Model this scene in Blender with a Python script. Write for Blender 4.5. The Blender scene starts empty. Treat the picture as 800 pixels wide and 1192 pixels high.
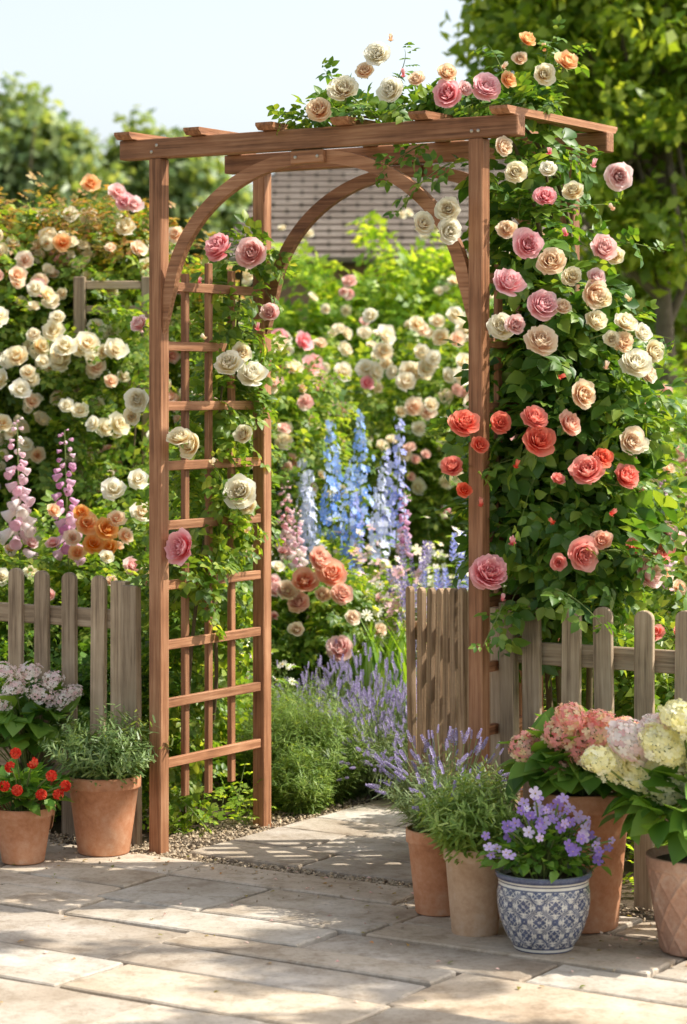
import bpy, bmesh, math, numpy as np
from mathutils import Vector, Matrix
R = np.random.default_rng(11)
scene = bpy.context.scene
CAMH = 1.475; F = 2804.0
def at(px, py, Y): return np.array([(px-400)/F*Y, Y, CAMH-(py-450)/F*Y])
def gnd(px, py):
    Y = CAMH*F/(py-450.0); return np.array([(px-400)/F*Y, Y, 0.0])
O2 = np.array([-.587, 7.66]); U2 = np.array([.843, -.537]); V2 = np.array([.537, .843])
def uv(u, v, z=0.0):
    p = O2+U2*u+V2*v; return np.array([p[0], p[1], z])
def nrm(a): return a/np.maximum(np.linalg.norm(a, axis=-1, keepdims=True), 1e-9)

# ---------------------------------------------------------------- materials
def newmat(name):
    m = bpy.data.materials.new(name); m.use_nodes = True
    nt = m.node_tree; nt.nodes.clear()
    out = nt.nodes.new('ShaderNodeOutputMaterial')
    return m, nt, out
def N(nt, t, **k):
    n = nt.nodes.new(t)
    for a, b in k.items(): setattr(n, a, b)
    return n
def L(nt, a, b): nt.links.new(a, b)
def ramp(nt, fac, stops):
    r = N(nt, 'ShaderNodeValToRGB'); e = r.color_ramp.elements
    while len(e) < len(stops): e.new(0.5)
    for i, (p, c) in enumerate(stops):
        e[i].position = p; e[i].color = (c[0], c[1], c[2], 1)
    L(nt, fac, r.inputs[0]); return r.outputs[0]
def mixc(nt, fac, a, b, mode='MIX'):
    m = N(nt, 'ShaderNodeMix', data_type='RGBA', blend_type=mode)
    if isinstance(fac, float): m.inputs[0].default_value = fac
    else: L(nt, fac, m.inputs[0])
    for s, i in ((a, 6), (b, 7)):
        if isinstance(s, tuple): m.inputs[i].default_value = (s[0], s[1], s[2], 1)
        else: L(nt, s, m.inputs[i])
    return m.outputs[2]
def noise(nt, vec, scale, detail=4, rough=.6):
    n = N(nt, 'ShaderNodeTexNoise'); n.inputs['Scale'].default_value = scale
    n.inputs['Detail'].default_value = detail; n.inputs['Roughness'].default_value = rough
    if vec is not None: L(nt, vec, n.inputs['Vector'])
    return n.outputs[0]
def bump(nt, h, strength, dist):
    b = N(nt, 'ShaderNodeBump'); b.inputs['Strength'].default_value = strength
    b.inputs['Distance'].default_value = dist; L(nt, h, b.inputs['Height']); return b.outputs[0]

def leafmat(name, c1, c2, c3=None, trans=.3, rough=.42, spec=.45):
    m, nt, out = newmat(name)
    g = N(nt, 'ShaderNodeNewGeometry')
    st = [(0, c1), (.65, c2), (1, c3 or c2)]
    col = ramp(nt, g.outputs['Random Per Island'], st)
    p = N(nt, 'ShaderNodeBsdfPrincipled'); L(nt, col, p.inputs['Base Color'])
    p.inputs['Roughness'].default_value = rough; p.inputs['Specular IOR Level'].default_value = spec
    t = N(nt, 'ShaderNodeBsdfTranslucent')
    tc = mixc(nt, 1.0, col, (2.1, 1.8, .6), 'MULTIPLY'); L(nt, tc, t.inputs[0])
    mx = N(nt, 'ShaderNodeMixShader'); mx.inputs[0].default_value = trans
    L(nt, p.outputs[0], mx.inputs[1]); L(nt, t.outputs[0], mx.inputs[2]); L(nt, mx.outputs[0], out.inputs[0])
    return m
def petalmat(name, inner, outer, trans=.38):
    m, nt, out = newmat(name)
    tc = N(nt, 'ShaderNodeTexCoord')
    ln = N(nt, 'ShaderNodeVectorMath', operation='LENGTH'); L(nt, tc.outputs['Object'], ln.inputs[0])
    nz = noise(nt, tc.outputs['Object'], 3.5, 3)
    ad = N(nt, 'ShaderNodeMath', operation='MULTIPLY_ADD'); L(nt, nz, ad.inputs[0]); ad.inputs[1].default_value = .35; L(nt, ln.outputs['Value'], ad.inputs[2])
    col = ramp(nt, ad.outputs[0], [(.48, inner), (.98, outer)])
    oi = N(nt, 'ShaderNodeObjectInfo')
    hs = N(nt, 'ShaderNodeHueSaturation'); L(nt, col, hs.inputs['Color'])
    mr = N(nt, 'ShaderNodeMapRange'); mr.inputs[3].default_value = .8; mr.inputs[4].default_value = 1.18
    L(nt, oi.outputs['Random'], mr.inputs[0]); L(nt, mr.outputs[0], hs.inputs['Saturation'])
    d = N(nt, 'ShaderNodeBsdfDiffuse'); L(nt, hs.outputs[0], d.inputs[0])
    t = N(nt, 'ShaderNodeBsdfTranslucent'); L(nt, hs.outputs[0], t.inputs[0])
    mx = N(nt, 'ShaderNodeMixShader'); mx.inputs[0].default_value = trans
    L(nt, d.outputs[0], mx.inputs[1]); L(nt, t.outputs[0], mx.inputs[2]); L(nt, mx.outputs[0], out.inputs[0])
    return m
def leafmat2(name, cols, trans):
    m, nt, out = newmat(name)
    g = N(nt, 'ShaderNodeNewGeometry')
    st = [(i/max(1, len(cols)-1), c) for i, c in enumerate(cols)]
    col = ramp(nt, g.outputs['Random Per Island'], st)
    d = N(nt, 'ShaderNodeBsdfDiffuse'); L(nt, col, d.inputs[0])
    t = N(nt, 'ShaderNodeBsdfTranslucent'); L(nt, col, t.inputs[0])
    mx = N(nt, 'ShaderNodeMixShader'); mx.inputs[0].default_value = trans
    L(nt, d.outputs[0], mx.inputs[1]); L(nt, t.outputs[0], mx.inputs[2]); L(nt, mx.outputs[0], out.inputs[0])
    return m
def woodmat(name, dark, mid, light, rough=.6):
    m, nt, out = newmat(name)
    tc = N(nt, 'ShaderNodeTexCoord'); oi = N(nt, 'ShaderNodeObjectInfo')
    off = N(nt, 'ShaderNodeVectorMath', operation='SCALE'); off.inputs[0].default_value = (3, 7, 5)
    L(nt, oi.outputs['Random'], off.inputs['Scale'])
    ad = N(nt, 'ShaderNodeVectorMath', operation='ADD'); L(nt, tc.outputs['Object'], ad.inputs[0]); L(nt, off.outputs[0], ad.inputs[1])
    mp = N(nt, 'ShaderNodeMapping'); mp.inputs['Scale'].default_value = (2.2, 55, 55); L(nt, ad.outputs[0], mp.inputs[0])
    n1 = noise(nt, mp.outputs[0], 1.6, 5, .65)
    n2 = noise(nt, ad.outputs[0], 5, 3)
    a = mixc(nt, .35, n1, n2)
    col = ramp(nt, a, [(.36, dark), (.5, mid), (.66, light)])
    hs = N(nt, 'ShaderNodeHueSaturation'); L(nt, col, hs.inputs['Color'])
    mr = N(nt, 'ShaderNodeMapRange'); mr.inputs[3].default_value = .82; mr.inputs[4].default_value = 1.18
    L(nt, oi.outputs['Random'], mr.inputs[0]); L(nt, mr.outputs[0], hs.inputs['Value'])
    p = N(nt, 'ShaderNodeBsdfPrincipled'); L(nt, hs.outputs[0], p.inputs['Base Color'])
    p.inputs['Roughness'].default_value = rough; p.inputs['Specular IOR Level'].default_value = .3
    L(nt, bump(nt, n1, .6, .005), p.inputs['Normal']); L(nt, p.outputs[0], out.inputs[0])
    return m
def noisemat(name, stops, scale, rough=.85, bs=.4, bd=.01, island=0.0, scale2=None, spec=.3, mixf=.4):
    m, nt, out = newmat(name)
    tc = N(nt, 'ShaderNodeTexCoord'); n = noise(nt, tc.outputs['Object'], scale, 8, .65)
    n2 = noise(nt, tc.outputs['Object'], scale2 or scale*7, 6, .7)
    a = mixc(nt, mixf, n, n2)
    col = ramp(nt, a, stops)
    if island:
        g = N(nt, 'ShaderNodeNewGeometry')
        t = ramp(nt, g.outputs['Random Per Island'], [(0, (1-island, 1-island, 1-island*.95)), (.3, (1, .97, .93)), (.5, (1-island*.5, 1-island*.5, 1-island*.4)), (.7, (.94, .97, 1.0)), (1, (1+island*.6, 1+island*.5, 1+island*.4))])
        col = mixc(nt, 1.0, col, t, 'MULTIPLY')
    p = N(nt, 'ShaderNodeBsdfPrincipled'); L(nt, col, p.inputs['Base Color'])
    p.inputs['Roughness'].default_value = rough; p.inputs['Specular IOR Level'].default_value = spec
    L(nt, bump(nt, a, bs, bd), p.inputs['Normal']); L(nt, p.outputs[0], out.inputs[0])
    return m
def slabmat():
    m, nt, out = newmat('sandstone_slab'); tc = N(nt, 'ShaderNodeTexCoord'); g = N(nt, 'ShaderNodeNewGeometry'); o = tc.outputs['Object']
    sc = N(nt, 'ShaderNodeVectorMath', operation='SCALE'); sc.inputs[0].default_value = (7, 11, 5); L(nt, g.outputs['Random Per Island'], sc.inputs['Scale'])
    ad = N(nt, 'ShaderNodeVectorMath', operation='ADD'); L(nt, o, ad.inputs[0]); L(nt, sc.outputs[0], ad.inputs[1]); v = ad.outputs[0]
    big = noise(nt, v, 2.6, 6, .6); med = noise(nt, v, 11, 8, .72); fine = noise(nt, v, 70, 4, .7)
    col = ramp(nt, big, [(.34, (.36, .29, .215)), (.46, (.45, .38, .295)), (.56, (.51, .445, .36)), (.68, (.58, .525, .45))])
    st = ramp(nt, med, [(.38, (.72, .68, .63)), (.5, (1, 1, 1)), (.64, (1.09, 1.09, 1.09))]); col = mixc(nt, .85, col, st, 'MULTIPLY')
    sp = ramp(nt, fine, [(.36, (.82, .80, .78)), (.48, (1, 1, 1)), (.68, (1.07, 1.07, 1.07))]); col = mixc(nt, .8, col, sp, 'MULTIPLY')
    t = ramp(nt, g.outputs['Random Per Island'], [(0, (.82, .81, .81)), (.25, (1.04, 1.0, .94)), (.45, (.89, .88, .87)), (.65, (.98, 1.0, 1.02)), (.85, (1.1, 1.04, .97)), (1, (.95, .89, .83))])
    col = mixc(nt, 1.0, col, t, 'MULTIPLY')
    p = N(nt, 'ShaderNodeBsdfPrincipled'); L(nt, col, p.inputs['Base Color']); p.inputs['Roughness'].default_value = .78; p.inputs['Specular IOR Level'].default_value = .25
    h = mixc(nt, .45, med, fine); h = mixc(nt, .35, h, big); L(nt, bump(nt, h, .5, .013), p.inputs['Normal']); L(nt, p.outputs[0], out.inputs[0]); return m
def flat(name, c, rough=.5, metal=0.0):
    m, nt, out = newmat(name); tc = N(nt, 'ShaderNodeTexCoord')
    n = noise(nt, tc.outputs['Object'], 30)
    col = ramp(nt, n, [(.3, tuple(x*.8 for x in c)), (.7, tuple(min(1, x*1.15) for x in c))])
    p = N(nt, 'ShaderNodeBsdfPrincipled'); L(nt, col, p.inputs['Base Color'])
    p.inputs['Roughness'].default_value = rough; p.inputs['Metallic'].default_value = metal
    L(nt, p.outputs[0], out.inputs[0]); return m

M = {}
M['cedar'] = woodmat('cedar_stain', (.16, .068, .031), (.33, .15, .072), (.49, .26, .14))
M['grey'] = woodmat('weathered_wood', (.18, .125, .08), (.39, .29, .19), (.56, .44, .31), rough=.8)
M['gatewood'] = woodmat('gate_wood', (.16, .10, .055), (.36, .24, .14), (.54, .39, .25), rough=.8)
M['rose'] = leafmat('rose_leaf', (.04, .12, .018), (.13, .25, .035), (.26, .36, .06), .38)
M['rosebg'] = leafmat('hedge_leaf', (.07, .16, .02), (.2, .32, .045), (.38, .45, .09), .45)
M['rosewarm'] = leafmat('young_rose_leaf', (.14, .2, .04), (.36, .26, .08), (.52, .26, .12), .4)
M['lime'] = leafmat('bright_leaf', (.12, .26, .025), (.29, .44, .055), (.5, .6, .11), .48)
M['tree'] = leafmat('tree_leaf', (.12, .23, .025), (.29, .41, .055), (.48, .56, .11), .5)
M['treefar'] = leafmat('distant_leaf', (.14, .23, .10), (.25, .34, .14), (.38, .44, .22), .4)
M['needle'] = leafmat('needle_leaf', (.12, .22, .05), (.25, .37, .09), (.38, .48, .16), .38)
M['herb'] = leafmat('herb_leaf', (.10, .18, .06), (.2, .3, .1), (.32, .42, .18), .33)
M['lavleaf'] = leafmat('lavender_leaf', (.15, .23, .09), (.27, .35, .16), (.37, .43, .23), .33)
M['hydleaf'] = leafmat('broad_leaf', (.055, .15, .02), (.14, .28, .04), (.24, .4, .07), .38)
M['iris'] = leafmat('sword_leaf', (.12, .25, .03), (.24, .4, .055), (.34, .5, .1), .42)
M['stem'] = noisemat('green_stem', [(.3, (.12, .19, .04)), (.7, (.22, .26, .08))], 20)
M['cane'] = noisemat('brown_cane', [(.3, (.09, .06, .03)), (.7, (.17, .14, .07))], 25)
M['bark'] = noisemat('tree_bark', [(.3, (.10, .075, .05)), (.7, (.24, .19, .13))], 9, bs=.8, bd=.03)
PET = {
 'pink': petalmat('pink_petal', (.93, .28, .31), (.98, .64, .65)),
 'rosepink': petalmat('soft_pink_petal', (.94, .44, .40), (.98, .76, .72)),
 'cream': petalmat('cream_petal', (.95, .72, .38), (.98, .93, .74)),
 'ivory': petalmat('ivory_petal', (.95, .82, .52), (.98, .95, .82)),
 'peach': petalmat('peach_petal', (.95, .58, .34), (.98, .85, .66)),
 'coral': petalmat('coral_petal', (.94, .11, .06), (.98, .34, .22)),
 'coralpink': petalmat('coral_pink_petal', (.95, .20, .16), (.98, .48, .40)),
 'orange': petalmat('orange_petal', (.95, .38, .08), (.98, .66, .32)),
 'salmon': petalmat('salmon_petal', (.96, .34, .20), (.98, .66, .50)),
}
M['lav'] = leafmat2('lavender_floret', [(.34, .27, .50), (.50, .43, .67), (.68, .61, .80)], .33)
M['blue'] = leafmat2('blue_floret', [(.18, .34, .82), (.36, .53, .92), (.62, .73, .95)], .35)
M['paleblue'] = leafmat2('pale_blue_floret', [(.60, .66, .92), (.82, .86, .95), (.66, .68, .9)], .35)
M['violet'] = leafmat2('violet_floret', [(.34, .38, .80), (.48, .52, .9), (.66, .66, .9)], .35)
M['fox'] = leafmat2('foxglove_bell', [(.72, .36, .58), (.85, .54, .70), (.92, .72, .8)], .38)
M['foxpale'] = leafmat2('pale_foxglove_bell', [(.88, .56, .66), (.94, .74, .78), (.92, .86, .78)], .38)
M['pinkf'] = leafmat2('pink_blossom', [(.88, .48, .52), (.9, .64, .64), (.92, .8, .76)], .3)
M['white'] = leafmat2('white_blossom', [(.9, .88, .72), (.92, .9, .82), (.9, .78, .72)], .3)
M['violaf'] = leafmat2('viola_blossom', [(.32, .20, .60), (.48, .33, .75), (.66, .50, .84), (.8, .72, .88)], .3)
M['creammass'] = leafmat2('cream_rose_mass', [(.94, .80, .54), (.96, .91, .72), (.97, .93, .8), (.95, .78, .54)], .38)
M['pinkmass'] = leafmat2('pink_rose_mass', [(.94, .48, .44), (.96, .76, .66), (.95, .62, .54), (.96, .86, .72)], .38)
M['yellow'] = flat('yellow_eye', (.8, .5, .06))
M['red'] = leafmat2('red_blossom', [(.65, .03, .02), (.82, .08, .04), (.85, .2, .1)], .25)
M['hyc'] = leafmat2('coral_floret', [(.95, .30, .28), (.98, .50, .44), (.98, .88, .42), (.96, .38, .36), (.98, .66, .52), (.98, .92, .55), (.97, .46, .42)], .45)
M['hyy'] = leafmat2('yellow_cream_floret', [(.97, .90, .44), (.98, .95, .60), (.98, .96, .76)], .42)
M['hyp'] = leafmat2('pale_pink_floret', [(.96, .66, .66), (.98, .86, .82), (.98, .95, .86), (.97, .76, .74)], .42)
M['terra'] = noisemat('terracotta', [(.3, (.38, .155, .075)), (.46, (.56, .25, .125)), (.58, (.63, .34, .2)), (.72, (.70, .5, .38))], 7, bs=.4, bd=.005)
M['terra2'] = noisemat('pale_terracotta', [(.3, (.42, .25, .14)), (.5, (.57, .38, .24)), (.7, (.68, .54, .4))], 8, bs=.4, bd=.005)
M['terra3'] = noisemat('pink_terracotta', [(.3, (.36, .19, .12)), (.5, (.52, .30, .2)), (.7, (.62, .46, .35))], 9, bs=.4, bd=.005)
M['soil'] = noisemat('soil', [(.3, (.05, .034, .02)), (.7, (.15, .105, .07))], 30, bs=.8, bd=.02)
M['gravel'] = noisemat('gravel_stone', [(.3, (.38, .29, .18)), (.7, (.6, .49, .35))], 40, island=.35)
M['mortar'] = noisemat('joint_sand', [(.3, (.07, .05, .035)), (.7, (.17, .13, .09))], 60, bs=.8, bd=.01)
M['slab'] = slabmat()

# ---------------------------------------------------------------- objects
def link(o): scene.collection.objects.link(o); return o
def par(c, p):
    c.parent = p; c.matrix_parent_inverse = p.matrix_basis.inverted()
def root(name, loc, label, cat, group=None):
    o = bpy.data.objects.new(name, None); o.location = Vector([float(x) for x in loc]); o.empty_display_size = .1
    o.matrix_basis = Matrix.Translation(o.location)
    link(o); o['label'] = label; o['category'] = cat
    if group: o['group'] = group
    return o
def obj(name, me, parent=None, mat=None, **k):
    o = bpy.data.objects.new(name, me); link(o)
    if mat is not None: o.matrix_basis = mat
    if parent is not None: par(o, parent)
    for a, b in k.items(): o[a] = b
    return o
class Buf:
    def __init__(s): s.v = []; s.f = []; s.m = []; s.n = 0
    def add(s, V, Fc, mi=0):
        V = np.asarray(V, float).reshape(-1, 3); Fc = np.asarray(Fc, int)
        s.v.append(V); s.f.append(Fc+s.n); s.m.append(np.full(len(Fc), mi)); s.n += len(V)
    def inst(s, T, pos, Mx, sc, mi=0):
        TV, TF = T; K = len(pos)
        if K == 0: return
        sc = np.broadcast_to(np.asarray(sc, float), (K,))
        V = np.einsum('kij,nj->kni', Mx, TV)*sc[:, None, None]+pos[:, None, :]
        Fc = (TF[None]+(np.arange(K)*len(TV))[:, None, None]).reshape(-1, TF.shape[1])
        s.add(V.reshape(-1, 3), Fc, mi)
    def mesh(s, name, mats, origin=(0, 0, 0), smooth=True):
        me = bpy.data.meshes.new(name)
        V = np.concatenate(s.v)-np.array(origin, float)
        me.vertices.add(len(V)); me.vertices.foreach_set('co', V.astype(np.float32).ravel())
        idx = np.concatenate([f.ravel() for f in s.f]).astype(np.int32)
        tot = np.concatenate([np.full(len(f), f.shape[1]) for f in s.f])
        st = np.concatenate([[0], np.cumsum(tot)[:-1]]).astype(np.int32)
        me.loops.add(len(idx)); me.loops.foreach_set('vertex_index', idx)
        me.polygons.add(len(tot)); me.polygons.foreach_set('loop_start', st)
        me.polygons.foreach_set('material_index', np.concatenate(s.m).astype(np.int32))
        me.polygons.foreach_set('use_smooth', np.full(len(tot), smooth))
        for m in mats: me.materials.append(m)
        me.update(calc_edges=True)
        return me
def put(buf, name, mats, parent, origin=None, smooth=True, **k):
    og = parent.matrix_basis.translation if origin is None else Vector([float(x) for x in origin])
    me = buf.mesh(name, mats, tuple(og), smooth)
    return obj(name, me, parent, Matrix.Translation(og), **k)
def frames(y, zh):
    y = nrm(y); x = nrm(np.cross(y, zh)); z = np.cross(x, y)
    return np.stack([x, y, z], axis=-1)
def fframes(z):
    z = nrm(z); r = R.normal(size=z.shape); y = nrm(np.cross(z, r)); x = np.cross(y, z)
    return np.stack([x, y, z], axis=-1)

def boxmesh(name, l, w, h, mat, bev=.003):
    bm = bmesh.new(); bmesh.ops.create_cube(bm, size=1.0)
    for v in bm.verts: v.co = Vector((v.co.x*l+l/2, v.co.y*w, v.co.z*h))
    if bev: bmesh.ops.bevel(bm, geom=bm.edges[:], offset=bev, segments=1, affect='EDGES')
    me = bpy.data.meshes.new(name); bm.to_mesh(me); bm.free(); me.materials.append(mat); return me
def dirmat(p0, d, zh=(0, 0, 1)):
    x = Vector([float(a) for a in d]).normalized(); z = Vector([float(a) for a in zh]); y = z.cross(x).normalized(); z = x.cross(y)
    m = Matrix((x, y, z)).transposed().to_4x4(); m.translation = Vector([float(a) for a in p0]); return m
def beam(name, p0, p1, w, h, mat, parent, zh=(0, 0, 1), bev=.003, **k):
    p0 = np.array(p0, float); p1 = np.array(p1, float); l = np.linalg.norm(p1-p0)
    return obj(name, boxmesh(name, l, w, h, mat, bev), parent, dirmat(p0, p1-p0, zh), **k)
def revolve(prof, n=40, c=(0, 0, 0)):
    prof = np.array(prof); a = np.linspace(0, 2*np.pi, n, endpoint=False)
    V = np.stack([prof[:, None, 0]*np.cos(a), prof[:, None, 0]*np.sin(a), np.repeat(prof[:, 1:2], n, 1)], -1)
    m = len(prof); i, j = np.meshgrid(np.arange(m-1), np.arange(n), indexing='ij'); j2 = (j+1) % n
    Fc = np.stack([i*n+j, i*n+j2, (i+1)*n+j2, (i+1)*n+j], -1).reshape(-1, 4)
    return V.reshape(-1, 3)+np.array(c), Fc
def tubes(buf, P, r, sides=4, mi=0):
    K, n, _ = P.shape; r = np.broadcast_to(r, (K, n))
    T = nrm(np.gradient(P, axis=1)); h = np.zeros_like(T); h[..., 0] = .37; h[..., 1] = .9; h[..., 2] = .2
    A = nrm(np.cross(T, h)); B = np.cross(T, A)
    a = np.arange(sides)*2*np.pi/sides
    V = P[:, :, None]+r[:, :, None, None]*(A[:, :, None]*np.cos(a)[None, None, :, None]+B[:, :, None]*np.sin(a)[None, None, :, None])
    k, i, j = np.meshgrid(np.arange(K), np.arange(n-1), np.arange(sides), indexing='ij'); j2 = (j+1) % sides
    b = k*n*sides
    Fc = np.stack([b+i*sides+j, b+i*sides+j2, b+(i+1)*sides+j2, b+(i+1)*sides+j], -1).reshape(-1, 4)
    buf.add(V.reshape(-1, 3), Fc, mi)
def path(pts, n=24):
    pts = np.array(pts, float); t = np.linspace(0, len(pts)-1, n)
    p = np.stack([np.interp(t, np.arange(len(pts)), pts[:, i]) for i in range(3)], -1)
    for _ in range(3): p[1:-1] = (p[:-2]+2*p[1:-1]+p[2:])/4
    return p

# ---------------------------------------------------------------- templates
def leaflet(w=.34, fold=.35, droop=.18, n=4):
    t = np.linspace(0, 1, n); wd = {4: [.05, 1, .8, .04], 5: [.05, .8, 1, .65, .03]}[n]
    V = []
    for ti, wi in zip(t, wd):
        ww = wi*w; z = -droop*ti**2
        V += [(-ww, ti, z+ww*fold), (0, ti, z), (ww, ti, z+ww*fold)]
    Fc = []
    for i in range(n-1):
        a = i*3; Fc += [(a, a+1, a+4, a+3), (a+1, a+2, a+5, a+4)]
    return np.array(V), np.array(Fc)
def merge(parts):
    V = []; Fc = []; n = 0
    for v, f in parts: V.append(v); Fc.append(f+n); n += len(v)
    return np.concatenate(V), np.concatenate(Fc)
def xf(T, s, ang, off):
    v = T[0]*s
    c, si = math.cos(ang), math.sin(ang)
    v = np.stack([v[:, 0]*c-v[:, 1]*si, v[:, 0]*si+v[:, 1]*c, v[:, 2]], -1)
    return v+np.array(off), T[1]
LH = leaflet(.32); LB5 = leaflet(.4, .3, .28, 5)
QUADLEAF = (np.array([(0, 0, 0), (.33, .5, .1), (0, 1, -.12), (-.33, .5, .1)]), np.array([(0, 1, 2, 3)]))
def compound(T):
    return merge([xf(T, .5, 0, (0, .55, 0)), xf(T, .46, -1.1, (.01, .5, 0)), xf(T, .46, 1.1, (-.01, .5, 0)),
                  xf(T, .38, -1.25, (.01, .2, 0)), xf(T, .38, 1.25, (-.01, .2, 0))])
CH = compound(leaflet(.34, .35, .2, 5)); CL = compound(QUADLEAF)
NEEDLE = (np.array([(-.05, 0, 0), (.05, 0, 0), (.045, .75, 0), (-.045, .75, 0), (0.012, 1, -.02), (-.012, 1, -.02)]), np.array([(0, 1, 2, 3), (3, 2, 4, 5)]))
NEEDLEW = (NEEDLE[0]*np.array([2.1, 1, 1]), NEEDLE[1])
def blade(w=.04, bend=.35, n=6):
    V = []; t = np.linspace(0, 1, n)
    for ti in t:
        ww = w*(1-ti**3)*(.6+.4*math.sin(math.pi*min(1, ti+.2)))+.001
        V += [(-ww, ti*(1-.15*ti*ti), -bend*ti**2.5), (ww, ti*(1-.15*ti*ti), -bend*ti**2.5)]
    return np.array(V), np.array([(2*i, 2*i+1, 2*i+3, 2*i+2) for i in range(n-1)])
BLADE = blade()
def daisy(n=8, w=.3, cup=.2):
    V = [(0, 0, 0)]; Fc = []
    for i in range(n):
        a = 2*np.pi*i/n
        for rr, aa, z in ((.5, a-w, cup*.5), (.9, a-.62*w, cup), (1, a, cup*.9), (.9, a+.62*w, cup), (.5, a+w, cup*.5)): V.append((rr*math.cos(aa), rr*math.sin(aa), z))
        b = 1+5*i; Fc += [(0, b, b+1, b+2), (0, b+2, b+3, b+4)]
    return np.array(V), np.array(Fc)
F4 = daisy(4, .75, .12); F5 = daisy(5, .62, .15); F8 = daisy(9, .3, .1)
def spike(levels=7, k=5, r=.13, fl=.13):
    V = []; Fc = []
    for i in range(levels):
        y = i/(levels-1)*.92; rr = r*(.75+.4*math.sin(math.pi*(i+.6)/levels))*(1-.35*i/levels)
        for j in range(k):
            a = 2*np.pi*(j+.5*(i % 2))/k; c, s = math.cos(a), math.sin(a)
            b = len(V)
            V += [(0, y-.02, 0), (rr*c-fl*.5*s, y+.05, rr*s+fl*.5*c), (rr*1.25*c, y+.16, rr*1.25*s), (rr*c+fl*.5*s, y+.05, rr*s-fl*.5*c)]
            Fc.append((b, b+1, b+2, b+3))
    return np.array(V), np.array(Fc)
SPIKE = spike()
OCT = (np.array([(1, 0, 0), (-1, 0, 0), (0, 1, 0), (0, -1, 0), (0, 0, .7), (0, 0, -.7)], float),
       np.array([(0, 2, 4), (2, 1, 4), (1, 3, 4), (3, 0, 4), (2, 0, 5), (1, 2, 5), (3, 1, 5), (0, 3, 5)]))
_p = [(.16, 0), (.27, .25), (.30, .6), (.46, 1.0), (.40, .98)]
BELL = revolve([(r, z) for r, z in _p], 8)
BELL = (BELL[0][:, [0, 2, 1]], BELL[1])

def rosegeo(layers, res, seed):
    rg = np.random.default_rng(seed); buf = Buf(); off = 0
    u = np.linspace(-1, 1, res); v = np.linspace(0, 1, res+1)
    for n, a0, a1, ln, da, rho0, z0 in layers:
        off += rg.uniform(.3, .9)
        for k in range(n):
            ph = off+2*np.pi*k/n+rg.normal()*.14; l = ln*rg.uniform(.88, 1.1)
            b0 = math.radians(a0+rg.normal()*6); b1 = math.radians(a1+rg.normal()*10)
            UU, VV = np.meshgrid(u, v); ve = VV*(1-.11*UU**2-.05*np.cos(UU*6+k))
            s = np.linspace(0, 1, 30); al = b0+(b1-b0)*s
            if a1 > 15: al = al+np.clip(s-.82, 0, 1)*math.radians(200)
            rr = np.concatenate([[0], np.cumsum(np.sin(al))[:-1]])/30*l; zz = np.concatenate([[0], np.cumsum(np.cos(al))[:-1]])/30*l
            ruf = np.sin(UU*5+k*2.3+off)*VV**2
            rho = rho0+np.interp(ve, s, rr)+UU*.05*ve*ln+.03*ruf; z = z0+np.interp(ve, s, zz)+.05*np.sin(UU*4+k*2+off)*VV*ln
            w = da*(.55+.45*np.sin(np.pi*np.minimum(1, VV*.9+.1)*.75))
            A = ph+UU*w
            P = np.stack([rho*np.cos(A), rho*np.sin(A), z], -1).reshape(-1, 3)
            nr, nc = VV.shape; i, j = np.meshgrid(np.arange(nr-1), np.arange(nc-1), indexing='ij')
            Fc = np.stack([i*nc+j, i*nc+j+1, (i+1)*nc+j+1, (i+1)*nc+j], -1).reshape(-1, 4)
            buf.add(P, Fc)
    return buf
ROSE_HI = [[(5, 78, 46, 1.0, .95, .03, 0), (6, 71, 32, 1.0, .85, .03, .02), (7, 62, 18, .97, .74, .03, .03), (8, 54, 6, .93, .64, .03, .04), (8, 46, -2, .87, .58, .03, .04), (8, 38, -8, .81, .58, .03, .05), (8, 31, -12, .75, .58, .02, .05), (7, 24, -15, .69, .62, .02, .05), (6, 17, -16, .64, .7, .02, .05), (5, 11, -15, .59, .9, .02, .05), (4, 5, -12, .56, 1.1, .02, .05)],
           [(5, 72, 44, 1.0, .95, .03, 0), (5, 64, 28, .99, .88, .03, .02), (6, 56, 12, .96, .76, .03, .03), (6, 46, 0, .93, .72, .03, .03), (6, 37, -8, .87, .7, .03, .04), (6, 28, -12, .81, .72, .02, .05), (5, 19, -14, .75, .85, .02, .05), (4, 11, -14, .70, 1.0, .02, .05), (3, 5, -10, .66, 1.3, .01, .05)]]
ROSE_LO = [(5, 76, 48, 1.0, .88, .03, 0), (6, 62, 24, .97, .75, .03, .03), (6, 46, 2, .89, .72, .03, .04), (5, 30, -8, .79, .8, .02, .05), (4, 14, -12, .68, 1.1, .02, .05)]
ROSE_BUD = [(4, 26, -6, 1.0, 1.0, .05, 0), (3, 14, -8, .98, 1.3, .03, 0), (5, 60, 40, .5, .5, .03, -.02)]
CAL = leaflet(.22, .1, .3)
RM = {}
def rosemesh(col, lo=0):
    key = (col, lo)
    if key not in RM:
        ms = []
        for s in range(2 if lo else 4):
            lay = {0: ROSE_HI[s % 2], 1: ROSE_LO, 2: ROSE_BUD}[lo]
            b = rosegeo(lay, 3 if lo == 1 else 7, 10+s)
            K = 5; a = np.arange(K)*2*np.pi/K; dd = np.stack([np.cos(a), np.sin(a), -0.25+(.9 if lo == 2 else 0)+0*a], -1)
            b.inst(CAL, np.tile([0, 0, -.03], (K, 1)), frames(dd, np.tile([0, 0, 1.], (K, 1))), .55, 1)
            ms.append(b.mesh('rose_bloom', [PET[col], M['stem']]))
        RM[key] = ms
    return RM[key]
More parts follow.
